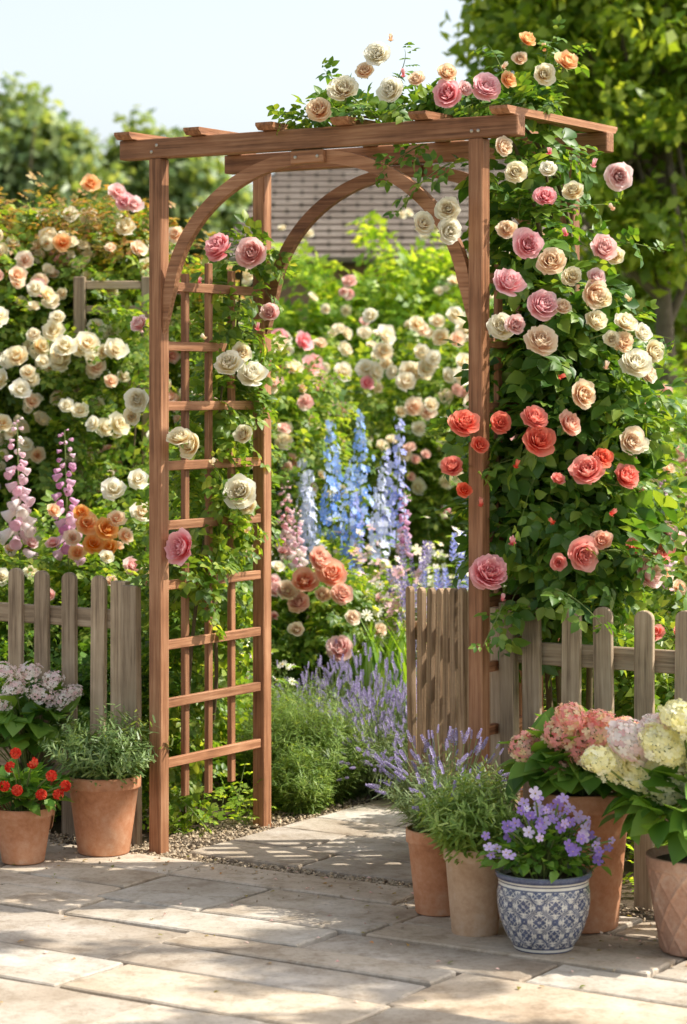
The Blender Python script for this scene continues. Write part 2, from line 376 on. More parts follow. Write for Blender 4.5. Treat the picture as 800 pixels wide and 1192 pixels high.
def bloom(parent, p, face, rad, col, lo=0, name='rose_bloom'):
    lo = int(lo); ms = rosemesh(col, lo); me = ms[R.integers(len(ms))]
    f = Vector([float(a) for a in face]).normalized()
    q = f.to_track_quat('Z', 'Y').to_matrix().to_4x4() @ Matrix.Rotation(float(R.uniform(0, 6.28)), 4, 'Z')
    m = Matrix.Translation(Vector([float(a) for a in p])) @ q @ Matrix.Diagonal((rad*R.uniform(.93, 1.07), rad*R.uniform(.93, 1.07), rad*R.uniform(.95, 1.25), 1))
    return obj(name, me, parent, m)
_rl = rosegeo(ROSE_LO, 3, 77); ROSET = merge([(v, f-f.min()) for v, f in zip(_rl.v, _rl.f)])

# ---------------------------------------------------------------- foliage
def sample(blobs, n, r0, r1, front=False):
    B = np.array(blobs, float); w = (B[:, 3]*B[:, 5]+B[:, 4]*B[:, 5]+B[:, 3]*B[:, 4]); i = R.choice(len(B), n, p=w/w.sum())
    d = nrm(R.normal(size=(n, 3)))
    if front: d[:, 1] = -np.abs(d[:, 1])
    rr = R.uniform(r0, r1, n)[:, None]
    return B[i, :3]+d*B[i, 3:6]*rr, nrm(d/B[i, 3:6])
def shootfoliage(buf, o, d, Ln, n, ls, T, droop=.35, mi=0, ms=1, wob=.05, stemr=.0022, lv=.3):
    K = len(o); t = np.linspace(.08, 1, n); d = nrm(d)
    P = o[:, None]+d[:, None]*(Ln[:, None]*t)[..., None]
    P[..., 2] -= droop*Ln[:, None]*t**2
    side = nrm(np.cross(d, R.normal(size=d.shape)))
    P += side[:, None]*(wob*np.sin(t*R.uniform(2, 6, (K, 1))+R.uniform(0, 6, (K, 1)))*Ln[:, None])[..., None]
    tg = nrm(np.gradient(P, axis=1))
    rn = R.normal(size=P.shape); sd = nrm(np.cross(tg, rn))
    ax = sd*.9+tg*.45+R.normal(size=P.shape)*.15; ax[..., 2] -= .15
    zh = np.array([0, 0, 1.])+d[:, None]*.7+R.normal(size=P.shape)*.35
    sc = ls*R.uniform(1-lv, 1+lv, (K, n))*(1-.35*t[None]**3)
    pp = P.reshape(-1, 3)
    buf.inst(T, pp, frames(ax.reshape(-1, 3), zh.reshape(-1, 3)), sc.reshape(-1), mi)
    if stemr: tubes(buf, P, stemr*(1.2-t)[None]*np.ones((K, 1)), 3, ms)
    return P
def foliage(blobs, ns, Ln, n, ls, T, droop=.35, up=.3, r0=.3, r1=.85, stemr=.002, out=1.0, rnd=.45):
    buf = Buf(); o, nn = sample(blobs, ns, r0, r1)
    d = nn*out+R.normal(size=o.shape)*rnd; d[:, 2] += up
    shootfoliage(buf, o, d, Ln*R.uniform(.6, 1.25, ns), n, ls, T, droop, stemr=stemr)
    return buf
def canes(parent, lines, r0=.008, r1=.003, name='cane', mat='cane'):
    b = Buf()
    for l in lines:
        p = path(l, 26); tubes(b, p[None], np.linspace(r0, r1, 26)[None], 6)
    return put(b, name, [M[mat]], parent)
def surf(blobs, n, r, mind, zmin, maxn):
    pts = []; o, nn = sample(blobs, maxn, r[0], r[1], True); B = np.array(blobs, float)
    for p, q in zip(o, nn):
        if len(pts) >= n: break
        if zmin is not None and p[2] < zmin: continue
        if (((p-B[:, :3])/B[:, 3:6])**2).sum(1).min() < .8: continue
        if pts and min(np.linalg.norm(p-a[0]) for a in pts) < mind: continue
        pts.append((p, q))
    return pts
def scatterblooms(parent, blobs, n, cols, rmin, rmax, lo=True, mind=.06, r=(1.0, 1.22), zmin=None, up=.35):
    for p, q in surf(blobs, n, r, mind, zmin, n*14):
        f = q*.8+np.array([0.1, -.55, up])+R.normal(size=3)*.3
        bloom(parent, p, f, rmin+(rmax-rmin)*R.random()**1.4, cols[R.integers(len(cols))], lo)
def massblooms(parent, blobs, n, mat, rmin, rmax, zmin=None, r=(1.0, 1.25), clump=.09):
    o = [p for p, q in surf(blobs, max(1, n//4), r, .05, zmin, n*6)]
    if not o: return
    o = np.array(o); o = np.repeat(o, 4, 0)+R.normal(size=(len(o)*4, 3))*clump*np.array([1, .5, .8]); k = len(o)
    b = Buf(); b.inst(ROSET, o, fframes(R.normal(size=(k, 3))*.35+np.array([.1, -1, .45])), R.uniform(rmin, rmax, k))
    put(b, 'bloom_mass', [M[mat]], parent, kind='stuff')
def bush(name, loc, blobs, ns, Ln, n, ls, leaf, label, cat='rose bush', lo=True, T=None, nb=0, cols=(), br=(.035, .05), group=None, zmin=None, mass=None, **k):
    rt = root(name, loc, label, cat, group)
    put(foliage(blobs, ns, Ln, n, ls, T or (CL if lo else CH), **k), 'foliage', [M[leaf], M['stem']], rt)
    c = [np.array(b[:3]) for b in blobs]
    canes(rt, [[(loc[0]+R.normal()*.05, loc[1]+R.normal()*.05, -.02), (np.array(loc)+a)/2+R.normal(size=3)*.03, a] for a in c], .012, .004)
    if nb: scatterblooms(rt, blobs, nb, cols, br[0], br[1], lo, zmin=zmin)
    if mass:
        for n_, m_ in mass: massblooms(rt, blobs, n_, m_, br[0]*.8, br[1]*.85, zmin)
    return rt

# ================================================================= SETTING
def sheet(name, pts, z, mat, kind='structure'):
    me = bpy.data.meshes.new(name); me.from_pydata([(float(p[0]), float(p[1]), z) for p in pts], [], [tuple(range(len(pts)))]); me.materials.append(mat)
    return obj(name, me, None, None, kind=kind)
gm = noisemat('garden_ground', [(.3, (.06, .075, .02)), (.5, (.09, .11, .035)), (.7, (.14, .14, .06))], 2.0, bs=.6, bd=.02)
sheet('ground', [(-150, -20), (150, -20), (150, 250), (-150, 250)], -.03, gm)
sheet('planting_bed', [uv(-4, .06), uv(5, .06), uv(5, 12), uv(-4, 12)], -.024, M['soil'])
sheet('patio_bedding', [uv(-4.2, -4.5), uv(5.5, -4.5), uv(5.5, .05), uv(1.2, .05), uv(1.2, 1.7), uv(-.12, 1.7), uv(-.12, .05), uv(-4.2, .05)], -.016, M['mortar'])
def slabs():
    buf = Buf()
    def slab(u0, u1, v0, v1):
        g = R.uniform(.004, .0075); u0 += g; u1 -= g; v0 += g; v1 -= g
        def ax(a, b):
            l = b-a; return np.array([a, a+.0015, a+.006, a+.15*l, a+.27*l, a+.4*l, a+.5*l, a+.62*l, a+.74*l, a+.86*l, b-.006, b-.0015, b])
        us = ax(u0, u1); vs = ax(v0, v1); n = len(us)
        UU, VV = np.meshgrid(us, vs, indexing='ij'); Z = np.zeros_like(UU)+R.normal()*.0016+R.normal(size=UU.shape)*.0005
        Z += (UU-u0)*R.normal()*.004+(VV-v0)*R.normal()*.004
        ix = np.arange(n); ring = np.minimum(np.minimum(ix[:, None], ix[::-1][:, None]), np.minimum(ix[None], ix[::-1][None]))
        Z = np.where(ring == 0, -.03, np.where(ring == 1, Z-.004, Z))
        wu = np.interp(vs, np.linspace(v0, v1, 8), R.normal(size=8)*.002); wv = np.interp(us, np.linspace(u0, u1, 8), R.normal(size=8)*.002)
        P = O2[None, None]+(UU+wu[None, :]*(np.abs(ix-n//2)[:, None] > n//2-3))[..., None]*U2+(VV+wv[:, None]*(np.abs(ix-n//2)[None] > n//2-3))[..., None]*V2
        V = np.concatenate([P, Z[..., None]], -1).reshape(-1, 3)
        i, j = np.meshgrid(np.arange(n-1), np.arange(n-1), indexing='ij')
        Fc = np.stack([i*n+j, (i+1)*n+j, (i+1)*n+j+1, i*n+j+1], -1).reshape(-1, 4)
        buf.add(V, Fc)
    def row(v0, v1, a, b, ls=(.4, .54, .66, .82)):
        u = a+R.uniform(0, .1)*(b-a > 2)
        while u < b-.12:
            l = R.choice(ls)+R.uniform(-.03, .03); e = min(u+l, b)
            if b-e < .15: e = b
            if v1-v0 > .36 and R.random() < .35 and e-u > .4:
                m = v0+(v1-v0)*R.choice([.4, .5, .6]); slab(u, e, v0, m); slab(u, e, m, v1)
            else: slab(u, e, v0, v1)
            u = e
    v = -.06
    while v > -4.2:
        h = R.choice([.22, .29, .37, .45]); row(v-h, v, -4, 5.3); v -= h
    v = .02
    for h, ls in ((.24, (.44, .6)), (.28, (.3, .45)), (.22, (.55, .4)), (.3, (.35, .5)), (.26, (.5, .6)), (.25, (.4, .5))):
        row(v, v+h, .09, 1.1, ls); v += h
    return buf
b = slabs(); obj('patio_paving', b.mesh('patio_paving', [M['slab']], smooth=False), kind='structure')
gb = Buf(); rr = []
for (u0, u1, v0, v1, n) in [(-.14, .10, -.06, 1.4, 2600), (-.2, 1.3, -.065, .025, 1900), (1.08, 1.3, 0, 1.3, 900), (-1.5, 0, -.07, .1, 1500), (1.1, 3, -.07, .1, 1200)]:
    u = R.uniform(u0, u1, n); v = R.uniform(v0, v1, n); p = O2+u[:, None]*U2+v[:, None]*V2
    rr.append(np.column_stack([p, R.uniform(-.018, -.004, n)]))
n = 300; u = R.uniform(-1, 2.4, n); v = -R.exponential(.12, n)-.05; p = O2+u[:, None]*U2+v[:, None]*V2; rr.append(np.column_stack([p, np.full(n, .001)]))
pp = np.concatenate(rr); K = len(pp)
Mx = fframes(R.normal(size=(K, 3))*.5+np.array([0, 0, 1.]))*R.uniform(.6, 1.3, (K, 1, 3))
gb.inst(OCT, pp, Mx, R.uniform(.003, .0085, K)); obj('gravel', gb.mesh('gravel', [M['gravel']], smooth=False), kind='stuff')
fb = Buf(); n = 150; u = R.uniform(-.9, 2.4, n); v = -R.exponential(.45, n)-.02; p = O2+u[:, None]*U2+v[:, None]*V2
fb.inst(LH, np.column_stack([p, np.full(n, .004)]), frames(np.column_stack([R.normal(size=(n, 2)), np.zeros(n)]), np.array([0, 0, 1.])+R.normal(size=(n, 3))*.2), R.uniform(.008, .02, n), 0)
n = 70; u = R.uniform(.5, 2.0, n); v = -R.exponential(.35, n)-.02; p = O2+u[:, None]*U2+v[:, None]*V2
fb.inst(QUADLEAF, np.column_stack([p, np.full(n, .005)]), frames(np.column_stack([R.normal(size=(n, 2)), np.zeros(n)]), np.array([0, 0, 1.])+R.normal(size=(n, 3))*.3), R.uniform(.012, .02, n), 1)
obj('fallen_leaves', fb.mesh('fallen_leaves', [M['rosewarm'], M['pinkmass']]), kind='stuff')

# ================================================================= ARCH
arch = root('garden_arch', uv(.583, .29), 'brown wooden rose arch with trellis sides on paving', 'garden arch')
PW = .047; W = 1.166; D = .58; ZT = 2.2
for (u, v) in [(0, 0), (W, 0), (0, D), (W, D)]:
    beam('post', uv(u, v, -.03), uv(u, v, ZT-.001), PW, PW, M['cedar'], arch, zh=(V2[0], V2[1], 0))
for v in (0, D):
    beam('beam', uv(-.14, v, ZT+.031), uv(W+.14, v, ZT+.031), .05, .062, M['cedar'], arch)
for i in range(6):
    u = -.1+i*(W+.2)/5.0
    a, c = -.065, D+.07; w, h = .06, .022
    prof = [(a, h), (a, h*.6), (a+.016, 0), (c-.016, 0), (c, h*.6), (c, h)]
    vs = []
    for s in (-w/2, w/2):
        for (x, z) in prof: vs.append((x, s, z))
    k = len(prof); fs = [tuple(range(k))[::-1], tuple(range(k, 2*k))]+[(j, (j+1) % k, (j+1) % k+k, j+k) for j in range(k)]
    me = bpy.data.meshes.new('rafter'); me.from_pydata(vs, [], fs); me.materials.append(M['cedar'])
    bm = bmesh.new(); bm.from_mesh(me); bmesh.ops.recalc_face_normals(bm, faces=bm.faces[:]); bm.to_mesh(me); bm.free()
    obj('rafter', me, arch, dirmat(uv(u, 0, ZT+.0625), (V2[0], V2[1], 0)))
def curved(v):
    for half in (0, 1):
        n = 30; th = np.linspace(0, np.pi/2, n); bw = .04
        a1, b1 = W/2-PW/2+.002, .476; zs = 1.72
        ou = np.stack([a1*np.cos(th), b1*np.sin(th)], -1); iu = np.stack([(a1-bw)*np.cos(th), (b1-bw)*np.sin(th)], -1)
        iu[0] = (a1, -.085); iu[1] = (a1-.017, -.03); iu[2] = (a1-.031, .02)
        if half: ou[:, 0] *= -1; iu[:, 0] *= -1
        P = []
        for t in (-.012, .012):
            for arr in (ou, iu):
                for q in arr: P.append((q[0], t, q[1]))
        Fc = []
        for i in range(n-1):
            o0, o1, i0, i1 = i, i+1, n+i, n+i+1; s = 2*n
            Fc += [(o0, o1, i1, i0), (o0+s, i0+s, i1+s, o1+s), (o0, o0+s, o1+s, o1), (i0, i1, i1+s, i0+s)]
        Fc += [(0, n, 3*n, 2*n), (n-1, 3*n-1, 4*n-1, 2*n-1)]
        me = bpy.data.meshes.new('curved_brace'); me.from_pydata(P, [], Fc); me.materials.append(M['cedar'])
        bm = bmesh.new(); bm.from_mesh(me); bmesh.ops.recalc_face_normals(bm, faces=bm.faces[:]); bm.to_mesh(me); bm.free()
        obj('curved_brace', me, arch, dirmat(uv(W/2, v, zs), (U2[0], U2[1], 0)))
    beam('brace_joint', uv(W/2-.06, v-.023, ZT-.026), uv(W/2+.06, v-.023, ZT-.026), .018, .04, M['cedar'], arch)
curved(0); curved(D)
bolt = flat('bolt_steel', (.55, .5, .42), .35, .8)
def boltat(p):
    b = Buf(); V, Fc = revolve([(0.0001, .003), (.004, .0025), (.0055, .001), (.0055, -.004)], 10); b.add(V, Fc)
    obj('bolt', b.mesh('bolt', [bolt]), arch, Matrix.Translation(Vector([float(x) for x in p])) @ Vector((-V2[0], -V2[1], 0)).to_track_quat('Z', 'Y').to_matrix().to_4x4())
for u in (W/2-.04, W/2+.04): boltat(uv(u, -.034, ZT-.026))
for u in (-.01, .01, W-.01, W+.012): boltat(uv(u, -.027, ZT+.02+(.02 if u > 0.005 and u < .1 else 0)))
def trellis(u):
    for z in [.273, .464, .65, .841, 1.032, 1.222, 1.413, 1.604, 1.795]:
        beam('trellis_rung', uv(u, PW/2+.001, z), uv(u, D-PW/2-.001, z), .018, .03, M['cedar'], arch, bev=.002)
    for v, z0, z1 in ((.16, .15, 1.84), (.29, .14, 1.88), (.42, .16, 1.86)):
        beam('trellis_upright', uv(u-.0195, v, z0), uv(u-.0195, v, z1), .025, .018, M['cedar'], arch, zh=(U2[0], U2[1], 0), bev=.002)
trellis(.005); trellis(W-.005)

# ================================================================= FENCES, GATE
def picketmesh(name, w, h, th=.018, round_=True, mat='grey'):
    n = 8; pr = [(-w/2, 0), (w/2, 0)]; r = w/2
    if round_:
        for i in range(n+1):
            a = math.pi*i/n; pr.append((r*math.cos(a), h-r*.85+r*.85*math.sin(a)))
    else: pr += [(w/2, h), (-w/2, h)]
    k = len(pr); vs = [(z, -th/2, x) for x, z in pr]+[(z, th/2, x) for x, z in pr]
    bm = bmesh.new(); V = [bm.verts.new(v) for v in vs]
    bm.faces.new(V[:k]); bm.faces.new(V[k:][::-1])
    for j in range(k): bm.faces.new((V[j], V[j+k], V[(j+1) % k+k], V[(j+1) % k]))
    bmesh.ops.recalc_face_normals(bm, faces=bm.faces[:])
    bmesh.ops.bevel(bm, geom=[e for e in bm.edges if e.calc_face_angle(0) > 1.2], offset=.002, segments=1, affect='EDGES')
    me = bpy.data.meshes.new(name); bm.to_mesh(me); bm.free(); me.materials.append(M[mat]); return me
def pick(parent, p, ud, w, h, name='picket', jit=.006, **k):
    me = picketmesh(name, w, h, **k)
    x = Vector((R.normal()*jit, R.normal()*jit, 1)).normalized(); z = Vector((float(ud[0]), float(ud[1]), 0)); y = z.cross(x).normalized(); z = x.cross(y)
    m = Matrix((x, y, z)).transposed().to_4x4(); m.translation = Vector([float(a) for a in p]); return obj(name, me, parent, m)
FV = .13
fl = root('picket_fence', uv(-1, FV), 'weathered wooden picket fence beside the arch post', 'fence', 'weathered picket fences')
for i in range(9): pick(fl, uv(-.335-.117*i, FV-.02, -.02), U2, .058, .875+R.normal()*.007)
for z in (.71, .22): beam('rail', uv(-1.7, FV+.004, z), uv(-.2, FV+.004, z), .026, .062, M['grey'], fl)
pick(fl, uv(-.232, FV-.03, -.02), U2, .062, .86, 'gate_post', round_=False, th=.03); pick(fl, uv(-.165, FV-.055, -.02), U2, .062, .85, 'gate_post', round_=False, th=.03)
fr = root('picket_fence', uv(1.8, FV), 'weathered wooden picket fence behind the flower pots', 'fence', 'weathered picket fences')
for i in range(9): pick(fr, uv(1.287+.119*i, FV-.02, -.02), U2, .058, .862+R.normal()*.007)
for z in (.692, .22): beam('rail', uv(1.19, FV+.004, z), uv(2.6, FV+.004, z), .026, .065, M['grey'], fr)
pick(fr, uv(1.215, FV-.02, -.02), U2, .045, .86, 'gate_post', round_=False, th=.04); pick(fr, uv(1.165, FV-.0, -.02), U2, .04, .84, 'gate_post', round_=False, th=.04)
g0 = np.array([.455, 7.19, 0]); g1 = np.array([.215, 7.86, 0]); gd = nrm(g1-g0)
gt = root('garden_gate', g0, 'open weathered picket gate hinged at the arch', 'gate')
nS = 10
for i in range(nS):
    t = (i+.5)/nS; p = g0+(g1-g0)*t; p[2] = .07
    pick(gt, p, gd, .04, .775+.02*math.cos(t*3.0), 'slat', th=.018, mat='gatewood')
gn = np.array([-gd[1], gd[0], 0])
for z in (.68, .2): beam('gate_rail', g0+gn*-.024+np.array([0, 0, z]), g1+gn*-.024+np.array([0, 0, z]), .02, .06, M['gatewood'], gt)
beam('gate_brace', g0+gn*-.024+gd*.03+np.array([0, 0, .24]), g1+gn*-.024-gd*.03+np.array([0, 0, .64]), .018, .05, M['gatewood'], gt)

# ================================================================= CLIMBING ROSES ON THE ARCH
def adds(name_parent, items, depth, lo=0):
    for px, py, dia, col in items:
        Y = depth(px, py); p = at(px, py, Y); r = dia*.5/F*Y*1.2
        f = np.array([(p[0]-.6)*.7+R.normal()*.3+.28, -1.0+R.normal()*.1, .5+R.normal()*.25])
        bloom(name_parent, p, f, r, col, lo)
def buds(parent, items, depth):
    for px, py, dia, col in items:
        Y = depth(px, py); bloom(parent, at(px, py, Y), (R.normal()*.5, -.3, 1), dia/F*Y, col, 2, 'rose_bud')
RB = [(.67, 7.25, .92, .15, .15, .17), (.72, 7.18, 1.08, .16, .15, .17), (.57, 7.18, 1.08, .10, .12, .2), (.62, 7.2, 1.3, .13, .15, .2), (.76, 7.22, 1.38, .11, .13, .17),
      (.60, 7.22, 1.6, .10, .13, .2), (.71, 7.25, 1.60, .10, .12, .15), (.56, 7.22, 1.88, .08, .11, .17), (.53, 7.28, 2.12, .07, .12, .09)]
cr = root('climbing_rose', (.72, 7.4, 0), 'climbing rose with pink, peach and coral blooms over the arch', 'climbing rose')
b = foliage(RB, 320, .17, 6, .12, CH, droop=.45, up=.25, r0=.2, r1=1.0)
TB = [(*uv(.62, .1, 2.31), .14, .12, .03), (*uv(.85, .2, 2.32), .15, .13, .03), (*uv(1.05, .25, 2.32), .12, .12, .03), (*uv(1.2, .2, 2.31), .1, .16, .03)]
o, nn = sample(TB, 75, .2, .95); d = nn*.7+R.normal(size=o.shape)*.4; d[:, 2] = np.abs(d[:, 2])*.45+.03
shootfoliage(b, o, d, .12*R.uniform(.5, 1.2, 75), 6, .078, CH, .4)
lo_o = np.array([uv(.72, .1, 2.3), uv(.78, .15, 2.3), uv(.9, .2, 2.32), uv(1.12, .3, 2.33), uv(1.2, .3, 2.33), uv(1.2, .3, 2.33), uv(1.28, .25, 2.0), uv(1.35, .3, 1.9), uv(1.4, .2, 1.6), uv(1.45, .2, 1.4), uv(1.4, .1, 1.2), uv(1.15, -.02, 1.35), uv(1.22, .3, 2.3), uv(.95, .1, 2.2), uv(1.05, .05, 2.15), uv(1.4, .0, .9), uv(1.25, .0, .85), uv(1.5, .1, 1.0)])
lo_d = np.array([(-.5, 0, .8), (.1, 0, 1), (.6, 0, .8), (-.3, 0, 1), (.2, 0, 1), (.5, 0, .9), (1, 0, .4), (1, 0, .2), (1, -.2, .4), (1, -.2, .1), (1, -.3, .2), (-1, -.6, .1), (.1, 0, 1), (-1, -.3, -.2), (-.9, -.4, -.6), (.6, -.5, -.2), (-.3, -.6, -.3), (1, -.2, .1)])
shootfoliage(b, lo_o, lo_d, np.array([.26, .3, .2, .28, .32, .3, .2, .25, .28, .26, .25, .12, .28, .18, .2, .2, .16, .2]), 9, .075, CH, .3, stemr=.003)
put(b, 'foliage', [M['rose'], M['stem']], cr)
canes(cr, [[(.7, 7.42, -.02), (.66, 7.3, .5), (.6, 7.22, 1.1), (.66, 7.25, 1.7), (.6, 7.3, 2.25)], [(.74, 7.4, -.02), (.75, 7.3, .6), (.72, 7.2, 1.2), (.6, 7.2, 1.9), (.5, 7.2, 2.28), uv(.7, .1, 2.3)],
           [(.72, 7.45, -.02), (.6, 7.3, .6), (.7, 7.25, 1.3), (.7, 7.3, 2.0), uv(1.15, .3, 2.3), uv(.9, .2, 2.31)]], .012, .004)
dep = lambda px, py: 7.18-.27*math.sqrt(max(0, 1-((px-655)/125.)**2)) if py > 165 else 7.3
adds(cr, [(522, 245, 27, 'cream'), (520, 270, 31, 'ivory'), (491, 262, 26, 'cream')], lambda a, b_: 7.0)
adds(cr, [(583, 172, 24, 'peach'), (600, 203, 26, 'cream'), (633, 232, 26, 'pink'), (612, 287, 36, 'pink'), (590, 335, 40, 'pink'), (641, 308, 34, 'peach'), (628, 359, 36, 'pink'),
          (583, 383, 32, 'ivory'), (628, 401, 37, 'peach'), (719, 205, 32, 'rosepink'), (700, 292, 32, 'rosepink'), (688, 342, 34, 'peach'), (665, 325, 24, 'cream'), (727, 380, 30, 'cream'), (738, 428, 38, 'ivory'),
          (757, 410, 26, 'cream'), (675, 461, 34, 'peach'), (620, 490, 32, 'coral'), (659, 497, 32, 'salmon'), (625, 517, 37, 'coral'), (582, 495, 26, 'coral'),
          (683, 553, 40, 'coralpink'), (725, 558, 31, 'coralpink'), (732, 514, 34, 'peach'), (675, 645, 38, 'coralpink'), (700, 632, 26, 'salmon'), (748, 668, 40, 'rosepink'), (655, 360, 22, 'peach'),
          (668, 225, 24, 'cream'), (590, 270, 24, 'peach'), (640, 200, 22, 'ivory'), (766, 646, 28, 'coralpink'), (700, 535, 24, 'coral'), (648, 560, 16, 'coralpink'), (690, 375, 26, 'cream'),
          (715, 300, 22, 'cream'), (745, 390, 24, 'ivory'), (722, 400, 26, 'peach'), (712, 395, 20, 'cream'), (752, 438, 22, 'peach'), (598, 380, 24, 'rosepink'), (692, 325, 24, 'rosepink'), (742, 520, 24, 'cream'), (700, 350, 22, 'cream'), (735, 640, 22, 'coralpink'), (790, 742, 28, 'coralpink'), (650, 655, 20, 'coralpink'), (775, 620, 24, 'rosepink')], dep)
adds(cr, [(539, 497, 34, 'coral'), (527, 547, 26, 'coral'), (567, 672, 44, 'pink'), (557, 520, 22, 'coral'), (540, 572, 18, 'coral')], lambda a, b_: 6.96)
adds(cr, [(440, 66, 28, 'ivory'), (400, 108, 34, 'cream'), (373, 131, 28, 'peach'), (457, 108, 30, 'ivory'), (523, 113, 35, 'pink'), (563, 106, 35, 'pink'), (519, 88, 22, 'peach'), (657, 76, 26, 'orange'),
          (612, 50, 22, 'orange'), (632, 88, 26, 'cream'), (540, 105, 20, 'rosepink'), (486, 95, 20, 'peach'), (590, 95, 20, 'orange'), (425, 85, 22, 'peach'), (605, 70, 18, 'peach')], lambda a, b_: 7.2 if a < 500 else 7.0)
buds(cr, [(455, 48, 9, 'peach'), (470, 90, 9, 'pink'), (585, 80, 9, 'peach'), (635, 60, 9, 'orange'), (640, 180, 9, 'pink'), (690, 195, 10, 'pink'), (715, 245, 9, 'peach'), (660, 275, 9, 'pink'), (735, 350, 9, 'cream'), (705, 430, 10, 'peach'),
          (650, 440, 9, 'coral'), (600, 545, 10, 'coral'), (560, 590, 10, 'coralpink'), (597, 635, 12, 'pink'), (710, 600, 10, 'coralpink'), (745, 575, 9, 'pink'), (645, 610, 9, 'coral'), (585, 700, 9, 'pink')], lambda a, b_: dep(a, b_)-.02)
cl = root('climbing_rose', (-.5, 8.2, 0), 'slender climbing rose with cream and pink blooms on trellis', 'climbing rose')
LB = [(*uv(-.02, .44, 1.72), .05, .07, .12), (*uv(-.04, .42, 1.45), .06, .08, .15), (*uv(-.04, .3, 1.25), .06, .08, .12), (*uv(-.05, .38, 1.05), .06, .08, .15), (*uv(-.05, .25, .85), .06, .08, .12), (*uv(-.04, .52, 1.9), .05, .05, .1)]
b = foliage(LB, 120, .13, 6, .082, CH, droop=.4, up=.2, r0=.1, r1=1.0)
LB2 = [(-.6, 8.22, .3, .15, .14, .28), (-.5, 8.3, .7, .15, .15, .3), (-.45, 8.3, 1.1, .12, .12, .25), (-.4, 8.3, 1.45, .09, .09, .2)]
o, nn = sample(LB2, 180, .2, .95); d = nn+R.normal(size=o.shape)*.4; d[:, 2] += .3
shootfoliage(b, o, d, .16*R.uniform(.5, 1.2, 180), 7, .08, CH, .4)
put(b, 'foliage', [M['rosebg'], M['stem']], cl)
canes(cl, [[(-.5, 8.25, -.02), uv(-.05, .4, .5), uv(-.03, .3, 1.0), uv(-.03, .45, 1.5), uv(-.02, .5, 1.95)], [(-.55, 8.22, -.02), uv(-.06, .25, .6), uv(-.04, .35, 1.2), uv(-.02, .42, 1.7)]], .009, .003)
ldp = lambda a, b_: 7.66+(a-185)/120*.45-.13
adds(cl, [(260, 293, 35, 'pink'), (295, 297, 34, 'rosepink'), (315, 366, 23, 'rosepink'), (267, 428, 34, 'ivory'), (294, 442, 37, 'ivory'), (210, 514, 28, 'cream'), (226, 520, 31, 'cream'), (216, 639, 40, 'pink'), (280, 575, 36, 'ivory'), (281, 412, 24, 'cream'), (285, 508, 22, 'cream'), (288, 590, 24, 'cream')], ldp)
adds(cl, [(161, 466, 28, 'ivory'), (166, 380, 22, 'rosepink'), (153, 485, 20, 'cream')], lambda a, b_: 8.0)
buds(cl, [(232, 330, 8, 'pink'), (240, 395, 8, 'cream'), (300, 385, 9, 'pink'), (245, 540, 9, 'cream'), (285, 620, 8, 'cream')], ldp)

# ================================================================= BACKGROUND PLANTING
MIX = ['ivory', 'cream', 'ivory', 'cream', 'cream', 'rosepink', 'peach', 'peach']
HB = [(-1.55, 10.6, 1.75, .36, .35, .45), (-1.05, 10.6, 1.78, .33, .35, .38), (-.72, 10.7, 1.5, .3, .35, .42), (-1.3, 10.5, 1.1, .4, .35, .5), (-.75, 10.5, .9, .38, .35, .55), (-.35, 10.7, .85, .3, .3, .5), (-2.0, 10.7, 1.4, .4, .35, .7), (-1.6, 10.4, .6, .45, .35, .5), (-.38, 10.8, 1.3, .22, .3, .35)]
rt = bush('rose_hedge', (-1.2, 10.7, 0), HB, 2500, .27, 8, .09, 'rosebg', 'tall rambling rose hedge covered in cream and peach blooms', 'rose hedge', nb=92, cols=MIX, br=(.03, .06), zmin=.8, r0=.25, r1=.95, mass=[(210, 'creammass'), (60, 'pinkmass')])
fb = Buf(); o, nn = sample([(-1.55, 10.6, 2.05, .4, .3, .2), (-1.05, 10.6, 2.06, .3, .3, .14), (-.72, 10.6, 1.85, .22, .25, .14)], 150, .3, .95)
shootfoliage(fb, o, nn*.6+np.array([0, -.1, .9])+R.normal(size=o.shape)*.3, .26*R.uniform(.5, 1.2, 150), 8, .078, CL, .15)
put(fb, 'young_shoots', [M['rosewarm'], M['stem']], rt)
for px, py, c in [(145, 237, 'pink'), (135, 225, 'rosepink'), (72, 285, 'orange'), (30, 305, 'peach'), (165, 380, 'pink'), (205, 275, 'peach'), (105, 215, 'orange'), (155, 240, 'rosepink')]:
    bloom(rt, at(px, py, 10.1), (R.normal()*.3, -1, .4), .05, c, 1)
for px, py, n_ in [(65, 385, 5), (110, 405, 8), (15, 440, 5), (60, 445, 5), (30, 335, 5), (125, 495, 4), (30, 505, 3), (10, 400, 3), (140, 420, 5), (90, 470, 4)]:
    for _ in range(n_): bloom(rt, at(px+R.normal()*18, py+R.normal()*14, 9.95+R.normal()*.06), (R.normal()*.4+.15, -1, .5), R.uniform(.036, .062), ['ivory', 'ivory', 'cream', 'cream', 'peach'][R.integers(5)], 1)
CB = [(-.35, 12.4, .98, .4, .35, .78), (.1, 12.4, .95, .4, .35, .8), (.6, 12.4, 1.08, .4, .35, .9), (1.15, 12.4, .9, .4, .35, .75), (1.7, 12.4, .7, .4, .35, .55), (2.3, 12.5, .7, .4, .4, .55)]
rt = bush('rose_hedge', (.6, 12.4, 0), CB, 1500, .3, 8, .09, 'rosebg', 'rose hedge with small pink and cream blooms at the bed back', 'rose hedge', nb=50, cols=['ivory', 'peach', 'pink', 'rosepink', 'cream', 'cream'], br=(.036, .058), zmin=.8, r0=.25, r1=.9, mass=[(130, 'creammass'), (60, 'pinkmass')])
